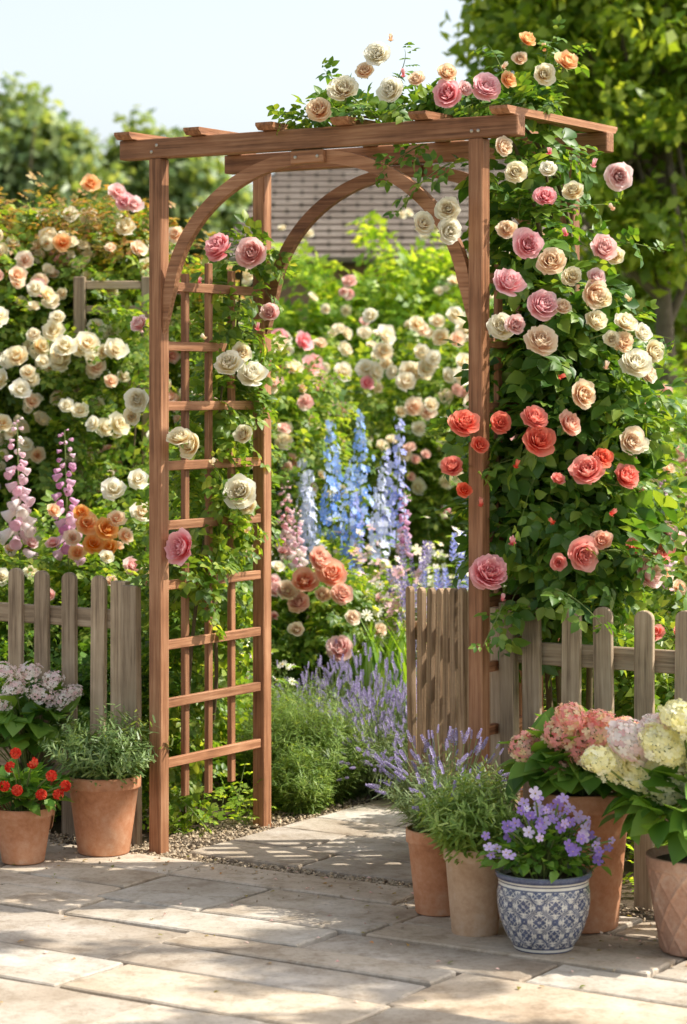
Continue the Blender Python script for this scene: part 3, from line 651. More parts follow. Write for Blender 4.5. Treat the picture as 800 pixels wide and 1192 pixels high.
for px, py, n_, cs in [(520, 385, 6, ['cream', 'peach', 'ivory']), (490, 420, 6, ['ivory', 'cream']), (450, 400, 4, ['cream', 'ivory']), (530, 440, 5, ['cream', 'ivory', 'peach']), (480, 465, 4, ['cream', 'peach']), (340, 410, 5, ['pink', 'rosepink']), (365, 440, 3, ['rosepink', 'pink']), (415, 440, 4, ['ivory']), (345, 455, 3, ['cream', 'rosepink']), (395, 470, 3, ['pink', 'peach'])]:
    for _ in range(n_): bloom(rt, at(px+R.normal()*17, py+R.normal()*15, 11.8+R.normal()*.05), (R.normal()*.4+.15, -1, .5), R.uniform(.045, .07), cs[R.integers(len(cs))], 1)
GB = [(-.75, 14.5, 1.2, .45, .4, .85), (-.2, 14.5, 1.45, .42, .4, .9), (.3, 14.5, 1.5, .42, .4, .95), (.8, 14.5, 1.42, .45, .4, .95), (1.4, 14.6, 1.1, .5, .4, .7), (2.1, 14.6, .9, .5, .4, .6), (-1.5, 14.6, 1.2, .5, .4, .9), (-2.4, 14.6, 1.3, .6, .4, 1.0), (2.9, 14.6, .9, .5, .4, .6)]
bush('leafy_hedge', (.5, 14.5, 0), GB, 2300, .34, 8, .13, 'lime', 'bright green leafy hedge behind the roses', 'hedge', T=CL, r0=.3, r1=.95, mass=[(60, 'creammass')])
bush('rose_bush', (-.95, 9.0, 0), [(-1.3, 8.85, .5, .28, .22, .36), (-.9, 8.9, .52, .28, .22, .38), (-.62, 8.95, .45, .2, .2, .36)], 520, .2, 7, .08, 'rosebg', 'leafy bush with orange and peach roses behind picket fence', nb=24, cols=['peach', 'ivory', 'rosepink'], br=(.028, .042), zmin=.7)
ro = root('rose_bush', (-1.0, 9.15, 0), 'orange rose bush flowering above the picket fence', 'rose bush')
b = foliage([(-1.0, 9.2, .75, .25, .2, .25), (-.72, 9.2, .8, .2, .2, .25)], 170, .2, 7, .08, CH); put(b, 'foliage', [M['rosebg'], M['stem']], ro)
canes(ro, [[(-1.0, 9.15, -.02), (-1, 9.2, .4), (-.95, 9.15, .9)], [(-1.0, 9.15, -.02), (-.8, 9.2, .4), (-.75, 9.15, .9)]], .01, .004)
for px, py, dd, c in [(100, 612, 30, 'orange'), (122, 618, 32, 'orange'), (108, 635, 28, 'orange'), (85, 628, 24, 'peach'), (135, 605, 24, 'peach'), (133, 572, 32, 'ivory'), (160, 560, 28, 'ivory'), (165, 598, 28, 'cream'), (152, 660, 26, 'rosepink'), (95, 598, 22, 'orange'), (128, 640, 24, 'orange'), (60, 595, 20, 'peach'), (145, 625, 22, 'peach'), (90, 645, 22, 'orange')]:
    bloom(ro, at(px, py, 8.8), (R.normal()*.35+.15, -1, .5), dd*.5/F*8.95*1.1, c, 1)
bush('shrub', (-1.0, 8.5, 0), [(-1.3, 8.5, .3, .25, .15, .28), (-.95, 8.5, .3, .22, .15, .3), (-.72, 8.4, .35, .12, .12, .35)], 330, .16, 7, .07, 'hydleaf', 'low green shrub filling the bed behind fence', 'shrub')
RR = [(.75, 7.75, .42, .25, .18, .34), (1.1, 7.6, .46, .25, .2, .34), (.95, 8.2, .52, .3, .22, .36), (1.3, 8.3, .56, .28, .22, .38), (1.5, 7.8, .46, .25, .2, .36)]
bush('rose_bush', (1.05, 7.9, 0), RR, 600, .2, 7, .085, 'rosebg', 'bushy pink and coral rose growing behind picket fence', nb=40, cols=['rosepink', 'coralpink', 'peach', 'coralpink'], br=(.032, .05), zmin=.66, lo=True, r0=.2)
bush('rose_bush', (1.3, 9.5, 0), [(1.15, 9.6, .7, .3, .3, .42), (1.6, 9.6, .75, .3, .3, .45)], 360, .24, 7, .085, 'rosebg', 'large rose bush with pale pink blooms beyond the fence', nb=30, cols=['rosepink', 'peach', 'cream'], br=(.03, .045), zmin=.7)
bush('rose_bush', (-.15, 9.9, 0), [(-.3, 9.95, .42, .22, .2, .34), (.0, 10.0, .38, .22, .2, .32)], 300, .18, 7, .075, 'rosebg', 'coral and salmon rose bush in the middle of bed', nb=26, cols=['peach', 'peach', 'ivory', 'rosepink'], br=(.025, .04), zmin=.4)
rm = root('rose_bush', (-.08, 9.7, 0), 'salmon rose in full bloom inside the garden bed', 'rose bush')
b = foliage([(-.1, 9.75, .5, .2, .14, .25)], 110, .18, 7, .075, CH); put(b, 'foliage', [M['rosebg'], M['stem']], rm)
canes(rm, [[(-.08, 9.7, -.02), (-.1, 9.7, .3), (-.15, 9.7, .65)], [(-.08, 9.7, -.02), (-.02, 9.7, .3), (.0, 9.7, .6)]], .01, .004)
for px, py, dd, c in [(368, 653, 30, 'salmon'), (386, 672, 36, 'salmon'), (397, 694, 28, 'salmon'), (354, 680, 34, 'salmon'), (334, 690, 26, 'peach'), (348, 704, 28, 'salmon'), (322, 688, 20, 'rosepink'), (396, 758, 34, 'rosepink'), (345, 735, 20, 'peach'), (374, 694, 22, 'peach'), (410, 720, 20, 'peach'), (440, 735, 18, 'peach')]:
    bloom(rm, at(px, py, 9.48), (R.normal()*.35+.2, -1, .6), dd*.5/F*9.55*1.12, c, 0)

def spire(name, x, y, h, fmat, label, cat, kind='del', r=.04, z0=.45, tilt=0.0, group=None):
    rt = root(name, (x, y, 0), label, cat, group)
    lean = R.normal(size=2)*.03; top = np.array([x+lean[0]+tilt, y+lean[1], h]); base = np.array([x, y, -.02])
    b = Buf(); P = path([base, (base+top)/2, top], 12); tubes(b, P[None], np.linspace(.006, .002, 12)[None], 5, 0); put(b, 'stem', [M['stem']], rt)
    n = 60 if kind == 'del' else 38
    t = np.linspace(0, 1, n)**.9; zt = z0+(1-z0)*t; ga = np.arange(n)*2.399963
    c = base+(top-base)*zt[:, None]+R.normal(size=(n, 3))*.006
    rr = r*(1-.75*t**2)*(1+R.normal(size=n)*.22)
    dr = np.stack([np.cos(ga), np.sin(ga), 0*ga], -1)
    fb = Buf()
    if kind == 'del':
        fb.inst(F5, c+dr*rr[:, None]*.9, fframes(dr+np.array([0, 0, .3])+R.normal(size=(n, 3))*.4), r*.6*(1-.5*t)*R.uniform(.8, 1.25, n), 0)
        fb.inst(F5, c+dr*rr[:, None]*1.0, fframes(dr+np.array([0, 0, .1])), r*.14*(1-.6*t), 1)
        put(fb, 'flower_spike', [fmat, M['white']], rt)
    else:
        dd = dr.copy(); dd[:, 1] -= .35; dd[:, 2] = -.7+.9*t**3; s = r*1.05*(1-.82*t**1.3)*R.uniform(.85, 1.15, n)
        fb.inst(BELL, c+dr*.008, frames(dd, np.tile([0., 0, 1.], (n, 1))), s, 0); put(fb, 'flower_spike', [fmat], rt)
    lb = Buf(); k = 26; a = R.uniform(0, 6.28, k); zz = R.uniform(.02, z0*h*.95, k)
    pos = np.stack([x+0*a, y+0*a, zz], -1)+(top-base)*(zz/h)[:, None]*np.array([1, 1, 0]); ax = np.stack([np.cos(a), np.sin(a), .4+0*a], -1)
    lb.inst(LH, pos, frames(ax, np.tile([0., 0, 1.], (k, 1))), .16*(1.15-zz/h), 0); put(lb, 'leaves', [M['hydleaf']], rt)
def spx(px, py, Y): p = at(px, py, Y); return p[0], Y, p[2]
for px, py, Y, m, r, z0 in [(388, 490, 10.4, 'blue', .044, .62), (421, 482, 10.5, 'blue', .046, .62), (456, 488, 10.6, 'violet', .04, .64), (338, 512, 10.6, 'paleblue', .044, .64), (366, 535, 10.4, 'paleblue', .044, .64), (405, 545, 10.3, 'blue', .038, .64), (436, 545, 10.4, 'paleblue', .038, .64), (446, 525, 10.9, 'violet', .038, .64), (350, 550, 10.3, 'paleblue', .038, .64), (415, 575, 10.3, 'violet', .036, .64), (376, 565, 10.3, 'paleblue', .036, .64)]:
    x, y, h = spx(px, py, Y)
    spire('delphinium', x, y, h, M[m], {'blue': 'tall clear blue delphinium spike in the bed', 'violet': 'violet blue delphinium spike in the bed', 'paleblue': 'pale lilac delphinium spike in the bed'}[m], 'delphinium', 'del', r, z0, group='delphiniums in the garden bed')
for px, py, Y, m, r in [(28, 488, 8.8, 'foxpale', .058), (88, 500, 8.9, 'fox', .052), (343, 565, 10.0, 'pinkf', .038), (760, 555, 9.0, 'fox', .038), (473, 570, 10.4, 'fox', .03), (355, 590, 9.9, 'foxpale', .036), (330, 600, 10.2, 'pinkf', .032), (783, 560, 9.1, 'foxpale', .036)]:
    x, y, h = spx(px, py, Y)
    spire('foxglove', x, y, h, M[m], {'fox': 'purple pink foxglove spire with hanging bells', 'foxpale': 'pale pink foxglove spire with hanging bells', 'pinkf': 'slim rosy pink foxglove spire in the bed'}[m], 'foxglove', 'fox', r, .66 if Y < 9.2 else .74, group='foxgloves in the garden bed')
def perennial(name, x, y, h, sp, ns, T, fm, fs, label, cat, leaf='lime', LT=None, ls=.06, nl=7, spk=False, eye=False):
    rt = root(name, (x, y, 0), label, cat)
    a = R.uniform(0, 6.28, ns); q = np.sqrt(R.uniform(0, 1, ns)); base = np.stack([x+np.cos(a)*q*sp*.35, y+np.sin(a)*q*sp*.35, 0*a-.02], -1)
    tip = np.stack([x+np.cos(a)*q*sp, y+np.sin(a)*q*sp, h*R.uniform(.65, 1.05, ns)*(1-.25*q**2)], -1)
    b = Buf(); d = tip-base; Ln = np.linalg.norm(d, axis=1)
    P = shootfoliage(b, base, d, Ln, nl, ls, LT or LH, .0, wob=.03, stemr=.0022); put(b, 'foliage', [M[leaf], M['stem']], rt)
    fb = Buf(); tp = P[:, -1]
    if spk:
        ax = nrm(P[:, -1]-P[:, -2])+R.normal(size=(ns, 3))*.08
        fb.inst(T, tp, frames(ax, R.normal(size=(ns, 3))), fs*R.uniform(.6, 1.3, ns), 0); put(fb, 'flowers', [fm], rt, kind='stuff')
    else:
        fc = R.normal(size=(ns, 3))*.4+np.array([0.1, -.6, .8]); FM = fframes(fc)
        fb.inst(T, tp, FM, fs*R.uniform(.6, 1.25, ns), 0)
        if eye: fb.inst(OCT, tp+nrm(fc)*fs*.1, FM, fs*.22, 1)
        put(fb, 'flowers', [fm, M['yellow']], rt, kind='stuff')
    return rt
def px0(px, Y): return (px-400)/F*Y
for px, Y, h, sp, n, T, fm, fs, nm, lb, spk, lf in [
    (505, 9.7, .74, .15, 26, SPIKE, 'lav', .09, 'salvia', 'lilac salvia with upright flower spikes in the bed', True, 'lime'),
    (530, 9.9, .82, .15, 28, SPIKE, 'violet', .09, 'salvia', 'blue violet salvia spikes behind the open gate', True, 'lime'),
    (480, 10.1, .8, .14, 20, SPIKE, 'lav', .09, 'salvia', 'lilac salvia with upright flower spikes in the bed', True, 'lime'),
    (450, 9.7, .66, .16, 34, F8, 'white', .024, 'daisy', 'white daisies with yellow eyes in the bed', False, 'lime'),
    (425, 10.1, .8, .18, 60, F5, 'pinkf', .024, 'phlox', 'pale pink phlox blossoms in the bed', False, 'lime'),
    (475, 9.8, .74, .14, 50, F5, 'pinkf', .024, 'phlox', 'pale pink phlox blossoms in the bed', False, 'iris'),
    (400, 10.2, .85, .18, 40, F5, 'pinkmass', .022, 'phlox', 'peachy pink phlox blossoms below the delphiniums', False, 'lime'),
    (325, 10.2, .75, .18, 44, F5, 'pinkf', .022, 'phlox', 'pale pink phlox blossoms in the bed', False, 'lime'),
    (440, 10.4, .92, .2, 40, F5, 'pinkf', .022, 'phlox', 'pale pink phlox blossoms in the bed', False, 'lime'),
    (365, 10.3, .9, .2, 44, F5, 'paleblue', .024, 'bellflower', 'pale blue bellflowers beneath the delphiniums', False, 'lime'),
    (500, 10.3, .9, .2, 34, F5, 'creammass', .024, 'phlox', 'cream phlox blossoms behind the garden gate', False, 'lime'),
    (540, 10.2, .86, .2, 44, F5, 'white', .024, 'phlox', 'white phlox blossoms below the delphiniums', False, 'lime'),
    (250, 9.4, .6, .22, 50, F5, 'pinkf', .022, 'phlox', 'pale pink phlox blossoms in the bed', False, 'lime'),
    (285, 9.2, .5, .2, 40, F8, 'white', .022, 'daisy', 'white daisies with yellow eyes in the bed', False, 'lime'),
    (215, 9.5, .65, .2, 50, F5, 'white', .022, 'phlox', 'white phlox blossoms below the delphiniums', False, 'lime'),
    (770, 8.6, .8, .16, 40, F5, 'pinkf', .024, 'phlox', 'pale pink phlox blossoms in the bed', False, 'lime')]:
    perennial(nm, px0(px, Y), Y, h, sp, n, T, M[fm], fs, lb, nm, lf, spk=spk, eye=(T is F8))
def swords(x, y, h, n, label):
    rt = root('iris_leaves', (x, y, 0), label, 'iris plant', 'iris clumps in the bed')
    b = Buf(); a = R.uniform(0, 6.28, n); pos = np.stack([x+np.cos(a)*.05*R.random(n), y+np.sin(a)*.05*R.random(n), 0*a-.02], -1)
    ax = np.stack([np.cos(a)*.28, np.sin(a)*.28, 1+0*a], -1); zh = np.stack([np.cos(a), np.sin(a), 0*a+.2], -1)*-1
    b.inst(BLADE, pos, frames(ax, -zh), h*R.uniform(.7, 1.1, n)); put(b, 'leaves', [M['iris']], rt)
for px, Y, h in [(432, 9.4, .6), (455, 9.25, .58), (410, 9.5, .54), (468, 9.4, .6), (440, 9.6, .57)]: swords(px0(px, Y), Y, h, 40, 'clump of upright green iris leaves in bed')

def lavender(x, y, h, r, ns, label, z=0.0, rt=None, fol=260, spl=.05, group='lavender plants along the path', leaf='lavleaf', lh=.66, fm='lav', soft=0.0):
    if rt is None: rt = root('lavender', (x, y, z), label, 'lavender', group)
    a = R.uniform(0, 6.28, ns); q = np.sqrt(R.uniform(0, 1, ns)); o = np.stack([x+np.cos(a)*q*r*.2, y+np.sin(a)*q*r*.2, z+0*a], -1)
    tip = np.stack([x+np.cos(a)*q*r*(1+soft*.4), y+np.sin(a)*q*r*(1+soft*.4), z+h*(1-(.4+.25*soft)*q**2)*R.uniform(.62, 1.08, ns)], -1)
    b = Buf(); n = 8; t = np.linspace(0, 1, n)[None, :, None]; P = o[:, None]+(tip-o)[:, None]*t; P[..., 2] += (np.sin(t[..., 0]*np.pi)*.1*h*q[:, None])
    tubes(b, P, np.full((1, n), .0011), 3, 0)
    ax = nrm(P[:, -1]-P[:, -2])+R.normal(size=(ns, 3))*.15
    b.inst(SPIKE, P[:, -1], frames(ax, R.normal(size=(ns, 3))), spl*R.uniform(.6, 1.25, ns), 1)
    put(b, 'flower_spikes', [M['lavleaf'], M[fm]], rt)
    fb = Buf(); a = R.uniform(0, 6.28, fol); q = np.sqrt(R.uniform(0, 1, fol)); o = np.stack([x+np.cos(a)*q*r*.25, y+np.sin(a)*q*r*.25, z+0*a], -1)
    d = np.stack([np.cos(a)*q*r*.9, np.sin(a)*q*r*.9, h*lh*(1.2-.5*q)], -1)*R.uniform(.6, 1.05, (fol, 1))
    shootfoliage(fb, o, d, np.linalg.norm(d, axis=1), 18, .045, NEEDLE, 0, wob=.04, stemr=.0012); put(fb, 'foliage', [M[leaf], M['stem']], rt)
    return rt
for px, Y, h, r, ns in [(375, 9.0, .42, .2, 110), (430, 9.1, .44, .22, 240), (400, 9.45, .46, .22, 150), (470, 8.95, .42, .2, 230), (444, 8.72, .37, .2, 280), (345, 9.2, .42, .2, 70), (500, 8.6, .4, .18, 100), (520, 8.9, .42, .2, 90)]:
    lavender(px0(px, Y), Y, h, r, ns, 'bushy purple lavender plant beside the garden path', spl=.036, soft=1.0)
def feathery(name, x, y, z, h, r, ns, leaf, label, cat, nl=30, ls=.026, rt=None, T=NEEDLE):
    if rt is None: rt = root(name, (x, y, z), label, cat)
    a = R.uniform(0, 6.28, ns); q = np.sqrt(R.uniform(0, 1, ns)); o = np.stack([x+np.cos(a)*q*r*.3, y+np.sin(a)*q*r*.3, z+0*a], -1)
    d = np.stack([np.cos(a)*q*r*.85, np.sin(a)*q*r*.85, h*(1.05-.55*q**1.5)], -1)*R.uniform(.6, 1.05, (ns, 1))
    b = Buf(); P = shootfoliage(b, o, d, np.linalg.norm(d, axis=1), nl, ls, T, 0, wob=.04, stemr=.0014); put(b, 'foliage', [M[leaf], M['stem']], rt)
    return rt
for px, Y, h, r in [(370, 8.62, .46, .22), (335, 8.75, .42, .17), (396, 8.72, .34, .14), (325, 8.95, .45, .17), (350, 8.42, .25, .13)]:
    feathery('herb_bush', px0(px, Y), Y, -.02, h, r, 360, 'needle', 'feathery green mounding herb beside the arch post', 'herb bush', 34, .036)
gbf = Buf(); n = 2200; u = R.uniform(-2.2, 3.4, n); v = R.uniform(.25, 3.4, n); k = ~((u > -.02) & (u < 1.12) & (v < 1.25)); u = u[k]; v = v[k]; p = O2+u[:, None]*U2+v[:, None]*V2
n = len(u); o = np.column_stack([p, np.full(n, -.02)]); d = R.normal(size=(n, 3))*.5+np.array([0, 0, 1.])
shootfoliage(gbf, o, d, R.uniform(.08, .3, n), 6, .06, CL, .2)
obj('ground_cover', gbf.mesh('ground_cover', [M['lime'], M['stem']]), kind='stuff')

# ================================================================= POTS
def pot(rt, x, y, Rr, h, mat, taper=.7, rim=.16, name='pot', n=48):
    tr = Rr*taper; rb = h*(1-rim); rw = Rr*.93
    prof = [(0.001, 0), (tr*.97, 0), (tr, .004), (tr+(rw-tr)*.5, rb*.5), (rw, rb-.002), (Rr*.995, rb+.002), (Rr, rb+.006), (Rr*1.01, h-.006), (Rr, h), (Rr*.95, h+.001), (Rr*.9, h-.004), (Rr*.88, h-.03), (Rr*.8, h*.4)]
    b = Buf(); V, Fc = revolve(prof, n, (x, y, .001)); b.add(V, Fc); o = put(b, name, [mat], rt)
    s = Buf(); V, Fc = revolve([(.001, h-.016), (Rr*.5, h-.012), (Rr*.89, h-.02)], 24, (x, y, 0)); V[:, 2] += R.normal(size=len(V))*.002; s.add(V, Fc); put(s, 'soil', [M['soil']], rt)
    return o
def leafball(rt, c, r, n, ls, leaf, T=LH, up=.4, flat_=.8):
    b = Buf(); d = nrm(R.normal(size=(n, 3))); d[:, 2] = np.abs(d[:, 2])*flat_-.15
    rr = R.uniform(.35, 1.0, (n, 1)); pos = np.array(c)+d*np.array(r)*rr
    ax = d+R.normal(size=(n, 3))*.35; zh = np.array([0, 0, 1.])+d*.6+R.normal(size=(n, 3))*.25
    b.inst(T, pos, frames(ax, zh), ls*R.uniform(.7, 1.2, n), 0)
    P = np.stack([path([np.array([c[0], c[1], c[2]-r[2]*.9]), pos[i]], 6) for i in range(min(n, 40))]); tubes(b, P, np.full((1, 6), .0025), 4, 1)
    put(b, 'foliage', [M[leaf], M['stem']], rt)
_hh = {}
def headmesh(m, loose=0):
    if (m, loose) not in _hh:
        n = 64 if loose else 130; i = np.arange(n)+.5; ph = np.arccos(1-1.6*i/n); th = i*2.399963; d = np.stack([np.cos(th)*np.sin(ph), np.sin(th)*np.sin(ph), np.cos(ph)], -1)
        b = Buf(); d2 = nrm(d+R.normal(size=d.shape)*.28); b.inst(F4, d*R.uniform(.55 if loose else .82, 1.1, (n, 1)), fframes(d2), R.uniform(.18, .28, n), 0)
        P = np.stack([np.linspace(np.array([0, 0, -.5]), q*.75, 4) for q in d]); tubes(b, P, np.full((1, 4), .006), 3, 1)
        _hh[(m, loose)] = b.mesh('flower_head', [M[m], M['stem']], smooth=False)
    return _hh[(m, loose)]
def head(rt, p, r, m, face=(.15, -.55, 1), loose=0):
    f = (Vector(face)+Vector([float(a) for a in R.normal(size=3)*.25])).to_track_quat('Z', 'Y').to_matrix().to_4x4()
    obj('flower_head', headmesh(m, loose), rt, Matrix.Translation(Vector([float(a) for a in p])) @ f @ Matrix.Rotation(float(R.uniform(0, 6)), 4, 'Z') @ Matrix.Diagonal((r*R.uniform(.9, 1.15), r*R.uniform(.9, 1.15), r*.72, 1)))
def stems_to(rt, base, pts):
    b = Buf()
    for p in pts: tubes(b, path([base, (np.array(base)*.4+np.array(p)*.6)+np.array([0, 0, .02]), p], 8)[None], np.full((1, 8), .003), 4)
    put(b, 'stems', [M['stem']], rt)
x, y, _ = gnd(121, 992); rt = root('potted_rosemary', (x, y, 0), 'terracotta pot of bushy green rosemary by the post', 'potted plant')
pot(rt, x, y, .118, .245, M['terra']); feathery('', x, y, .22, .25, .21, 170, 'herb', '', '', 26, .034, rt, NEEDLEW)
x, y, _ = gnd(27, 1003); rt = root('potted_geranium', (x, y, 0), 'small terracotta pot with bright red flowers', 'potted plant')
pot(rt, x, y, .094, .17, M['terra']); leafball(rt, (x, y, .2), (.13, .12, .13), 210, .055, 'hydleaf')
cs = [at(px, py, 7.3) for px, py in [(18, 877), (12, 893), (20, 920), (60, 903), (76, 915), (48, 925), (38, 888), (5, 915), (68, 925)]]
for c in cs:
    b = Buf(); k = 12; d = nrm(R.normal(size=(k, 3))); d[:, 1] = -np.abs(d[:, 1]); b.inst(F5, c+d*.012, fframes(d), .012); put(b, 'flower_cluster', [M['red']], rt, origin=c)
stems_to(rt, (x, y, .16), cs)
x, y, _ = gnd(34, 965); rt = root('potted_hydrangea', (x, y, 0), 'potted hydrangea with pale pink heads beside picket fence', 'potted plant')
pot(rt, x, y, .11, .2, M['terra']); leafball(rt, (x, y, .33), (.2, .16, .2), 210, .09, 'hydleaf', LB5)
hs = [(18, 802, 15), (48, 808, 16), (72, 814, 13), (6, 781, 13), (34, 783, 15), (62, 791, 12), (2, 818, 13), (86, 804, 10)]
hp = [at(px, py, y-.1) for px, py, _ in hs]
for q, s in zip(hp, hs): head(rt, q, s[2]/F*y, 'hyp', loose=1)
stems_to(rt, (x, y, .2), hp)
x, y, _ = gnd(510, 1062); rt = root('potted_lavender', (x, y, 0), 'terracotta pot of purple lavender beside the arch', 'potted plant')
pot(rt, x, y, .09, .235, M['terra']); lavender(x+.03, y+.02, .28, .2, 105, '', .21, rt, 280, .034, lh=.76)
x, y, _ = gnd(553, 1086); rt = root('potted_herb', (x, y, 0), 'pale terracotta pot of fresh green lavender foliage', 'potted plant')
pot(rt, x, y, .085, .235, M['terra2'], .74); feathery('', x, y, .21, .25, .17, 170, 'needle', '', '', 28, .036, rt, NEEDLEW)
x, y, _ = gnd(633, 1105); rt = root('potted_viola', (x, y, 0), 'blue and white patterned ceramic pot of purple violas', 'potted plant')
Rr, h = .122, .205
zz = np.linspace(0, 1, 170)
rp = np.interp(zz, [0, .03, .06, .15, .3, .45, .6, .75, .84, .88, .92, .96, 1], [.60, .64, .66, .76, .88, .96, 1.0, 1.0, .975, .965, 1.0, 1.045, 1.04])*Rr
prof = np.column_stack([rp, zz*h]); prof = np.vstack([[.001, 0], prof, [Rr*.97, h+.001], [Rr*.92, h-.005], [Rr*.88, h-.05]])
V, Fc = revolve(prof, 560); b = Buf(); b.add(V+np.array([x, y, .001]), Fc)
ang = (np.arctan2(V[:, 1], V[:, 0])/(2*np.pi)) % 1.0; zf = V[:, 2]/h
def lat(a, c):
    p = a*9; q = c*1.5; s = (p+q) % 1; t = (p-q) % 1
    line = np.minimum(np.minimum(s, 1-s), np.minimum(t, 1-t))
    ds, dt = s-.5, t-.5; rr = np.hypot(ds, dt); an = np.arctan2(dt, ds)
    fl = (rr < .40*np.abs(np.cos(2*an))**.6) & (rr > .06) & (np.abs(np.sin(2*an)) > .09) & ~((np.abs(rr-.24) < .012))
    fl2 = (rr < .30*np.abs(np.sin(2*an))**1.3) & (rr > .09)
    ctr = rr < .035
    ds2 = np.minimum(s, 1-s); dt2 = np.minimum(t, 1-t); rc = np.hypot(ds2, dt2)
    dots = (rc < .16) & (rc > .055)
    scroll = (np.abs(rr-.43) < .022) & (np.abs(np.sin(4*an)) > .55) & (line > .08)
    tick = (np.sin(s*56)*np.sin(t*56) > .55) & (line > .08) & (rr > .3)
    return np.where((np.abs(line-.03) < .024) | (np.abs(line-.075) < .008) | fl | fl2 | ctr | dots | scroll | tick, 1.0, 0.0)
pat = lat(ang, (zf-.08)/.75*1.33)
pat = np.where((zf < .09) | (zf > .84), 0, pat); pat = np.where(((zf > .07) & (zf < .092)) | (zf < .03) | ((zf > .83) & (zf < .85)) | ((zf > .885) & (zf < .9)), 1, pat)
pat = np.where(zf > .925, 1, pat)
pat = np.where(np.hypot(V[:, 0], V[:, 1]) < Rr*.98*(zf > .9), .2, pat)*R.uniform(.85, 1, len(pat))
m, nt, out = newmat('glazed_ceramic'); at_ = N(nt, 'ShaderNodeAttribute', attribute_name='pattern'); tcn = N(nt, 'ShaderNodeTexCoord'); nz = noise(nt, tcn.outputs['Object'], 40)
cw = ramp(nt, nz, [(.3, (.66, .64, .57)), (.7, (.78, .76, .69))]); cb = ramp(nt, nz, [(.3, (.02, .035, .10)), (.7, (.055, .085, .19))])
c_ = mixc(nt, at_.outputs['Fac'], cw, cb); p_ = N(nt, 'ShaderNodeBsdfPrincipled'); L(nt, c_, p_.inputs['Base Color']); p_.inputs['Roughness'].default_value = .2; L(nt, p_.outputs[0], out.inputs[0])
o = put(b, 'pot', [m], rt, label='blue and white lattice patterned glazed ceramic pot'); at_2 = o.data.attributes.new('pattern', 'FLOAT', 'POINT'); at_2.data.foreach_set('value', pat.astype(np.float32))
s = Buf(); V, Fc = revolve([(.001, h-.014), (Rr*.89, h-.018)], 24, (x, y, 0)); s.add(V, Fc); put(s, 'soil', [M['soil']], rt)
leafball(rt, (x, y, h+.03), (.155, .13, .13), 460, .036, 'hydleaf')
def violas(rt, pts, sz=.0155):
    pts = np.array(pts); k = len(pts); fc = R.normal(size=(k, 3))*.4+np.array([0.1, -1, .5]); FM = fframes(fc); b = Buf()
    b.inst(F5, pts, FM, sz*R.uniform(.7, 1.25, k), 0); b.inst(OCT, pts+nrm(fc)*.003, FM, sz*.14, 1); put(b, 'flowers', [M['violaf'], M['yellow']], rt, kind='stuff')
vp = []
for _ in range(80):
    a = R.uniform(0, 6.28); q = math.sqrt(R.random()); vp.append((x+math.cos(a)*q*.17+.01, y+math.sin(a)*q*.12-.02, h+.165-.12*q*q+R.normal()*.028))
violas(rt, vp); stems_to(rt, (x, y, h-.01), vp[:40])
x, y, _ = gnd(676, 1078); rt = root('potted_hydrangea', (x, y, 0), 'large terracotta pot of coral and cream hydrangea', 'potted plant')
pot(rt, x, y, .142, .375, M['terra'], .72, .14); leafball(rt, (x, y, .44), (.17, .16, .13), 200, .1, 'hydleaf', LB5)
hs = [(625, 862, 18), (655, 850, 20), (690, 850, 21), (720, 855, 18), (640, 880, 17), (678, 873, 19), (706, 875, 18), (610, 870, 14), (665, 832, 17), (700, 838, 16), (730, 845, 15), (650, 895, 15), (640, 845, 14)]
hp = [at(px, py+2, y-.08+R.normal()*.05) for px, py, _ in hs]
for q, s_ in zip(hp, hs): head(rt, q, s_[2]*1.05/F*y, 'hyc')
stems_to(rt, (x, y, .36), hp)
x, y, _ = gnd(815, 1106); rt = root('potted_hydrangea', (x, y, 0), 'lattice textured clay pot of creamy yellow hydrangea', 'potted plant')
Rr, h = .14, .25; zz = np.linspace(0, 1, 70); rp = np.interp(zz, [0, .5, .86, .88, 1], [.72, .86, .95, 1.0, 1.01])*Rr
prof = np.vstack([[.001, 0], np.column_stack([rp, zz*h]), [Rr*.93, h], [Rr*.88, h-.01], [Rr*.85, h-.05]]); V, Fc = revolve(prof, 240)
a = np.arctan2(V[:, 1], V[:, 0])/(2*np.pi); zf = V[:, 2]/h; s1 = (a*12+zf*2.6) % 1; t1 = (a*12-zf*2.6) % 1; ln_ = np.minimum(np.minimum(s1, 1-s1), np.minimum(t1, 1-t1))
k = 1+.045*np.clip(1-ln_/.12, 0, 1)*((zf > .02) & (zf < .86)); V[:, :2] *= k[:, None]; b = Buf(); b.add(V+np.array([x, y, .001]), Fc); put(b, 'pot', [M['terra3']], rt)
s = Buf(); V, Fc = revolve([(.001, h-.014), (Rr*.87, h-.018)], 24, (x, y, 0)); s.add(V, Fc); put(s, 'soil', [M['soil']], rt)
leafball(rt, (x, y, .37), (.22, .2, .18), 300, .095, 'hydleaf', LB5)
hs = [(736, 864, 28, 'hyp'), (718, 892, 25, 'hyy'), (697, 886, 18, 'hyy'), (770, 868, 23, 'hyy'), (794, 838, 26, 'hyy'), (780, 915, 30, 'hyy'), (798, 878, 26, 'hyy'), (752, 892, 22, 'hyy'), (820, 850, 26, 'hyy'), (742, 908, 17, 'hyy'), (830, 900, 26, 'hyy'), (860, 870, 26, 'hyy'), (762, 846, 17, 'hyp')]
hp = [at(px, py, y-.07+R.normal()*.05) for px, py, _, _ in hs]
for q, s_ in zip(hp, hs): head(rt, q, s_[2]*1.05/F*y, s_[3])
stems_to(rt, (x, y, .24), hp)

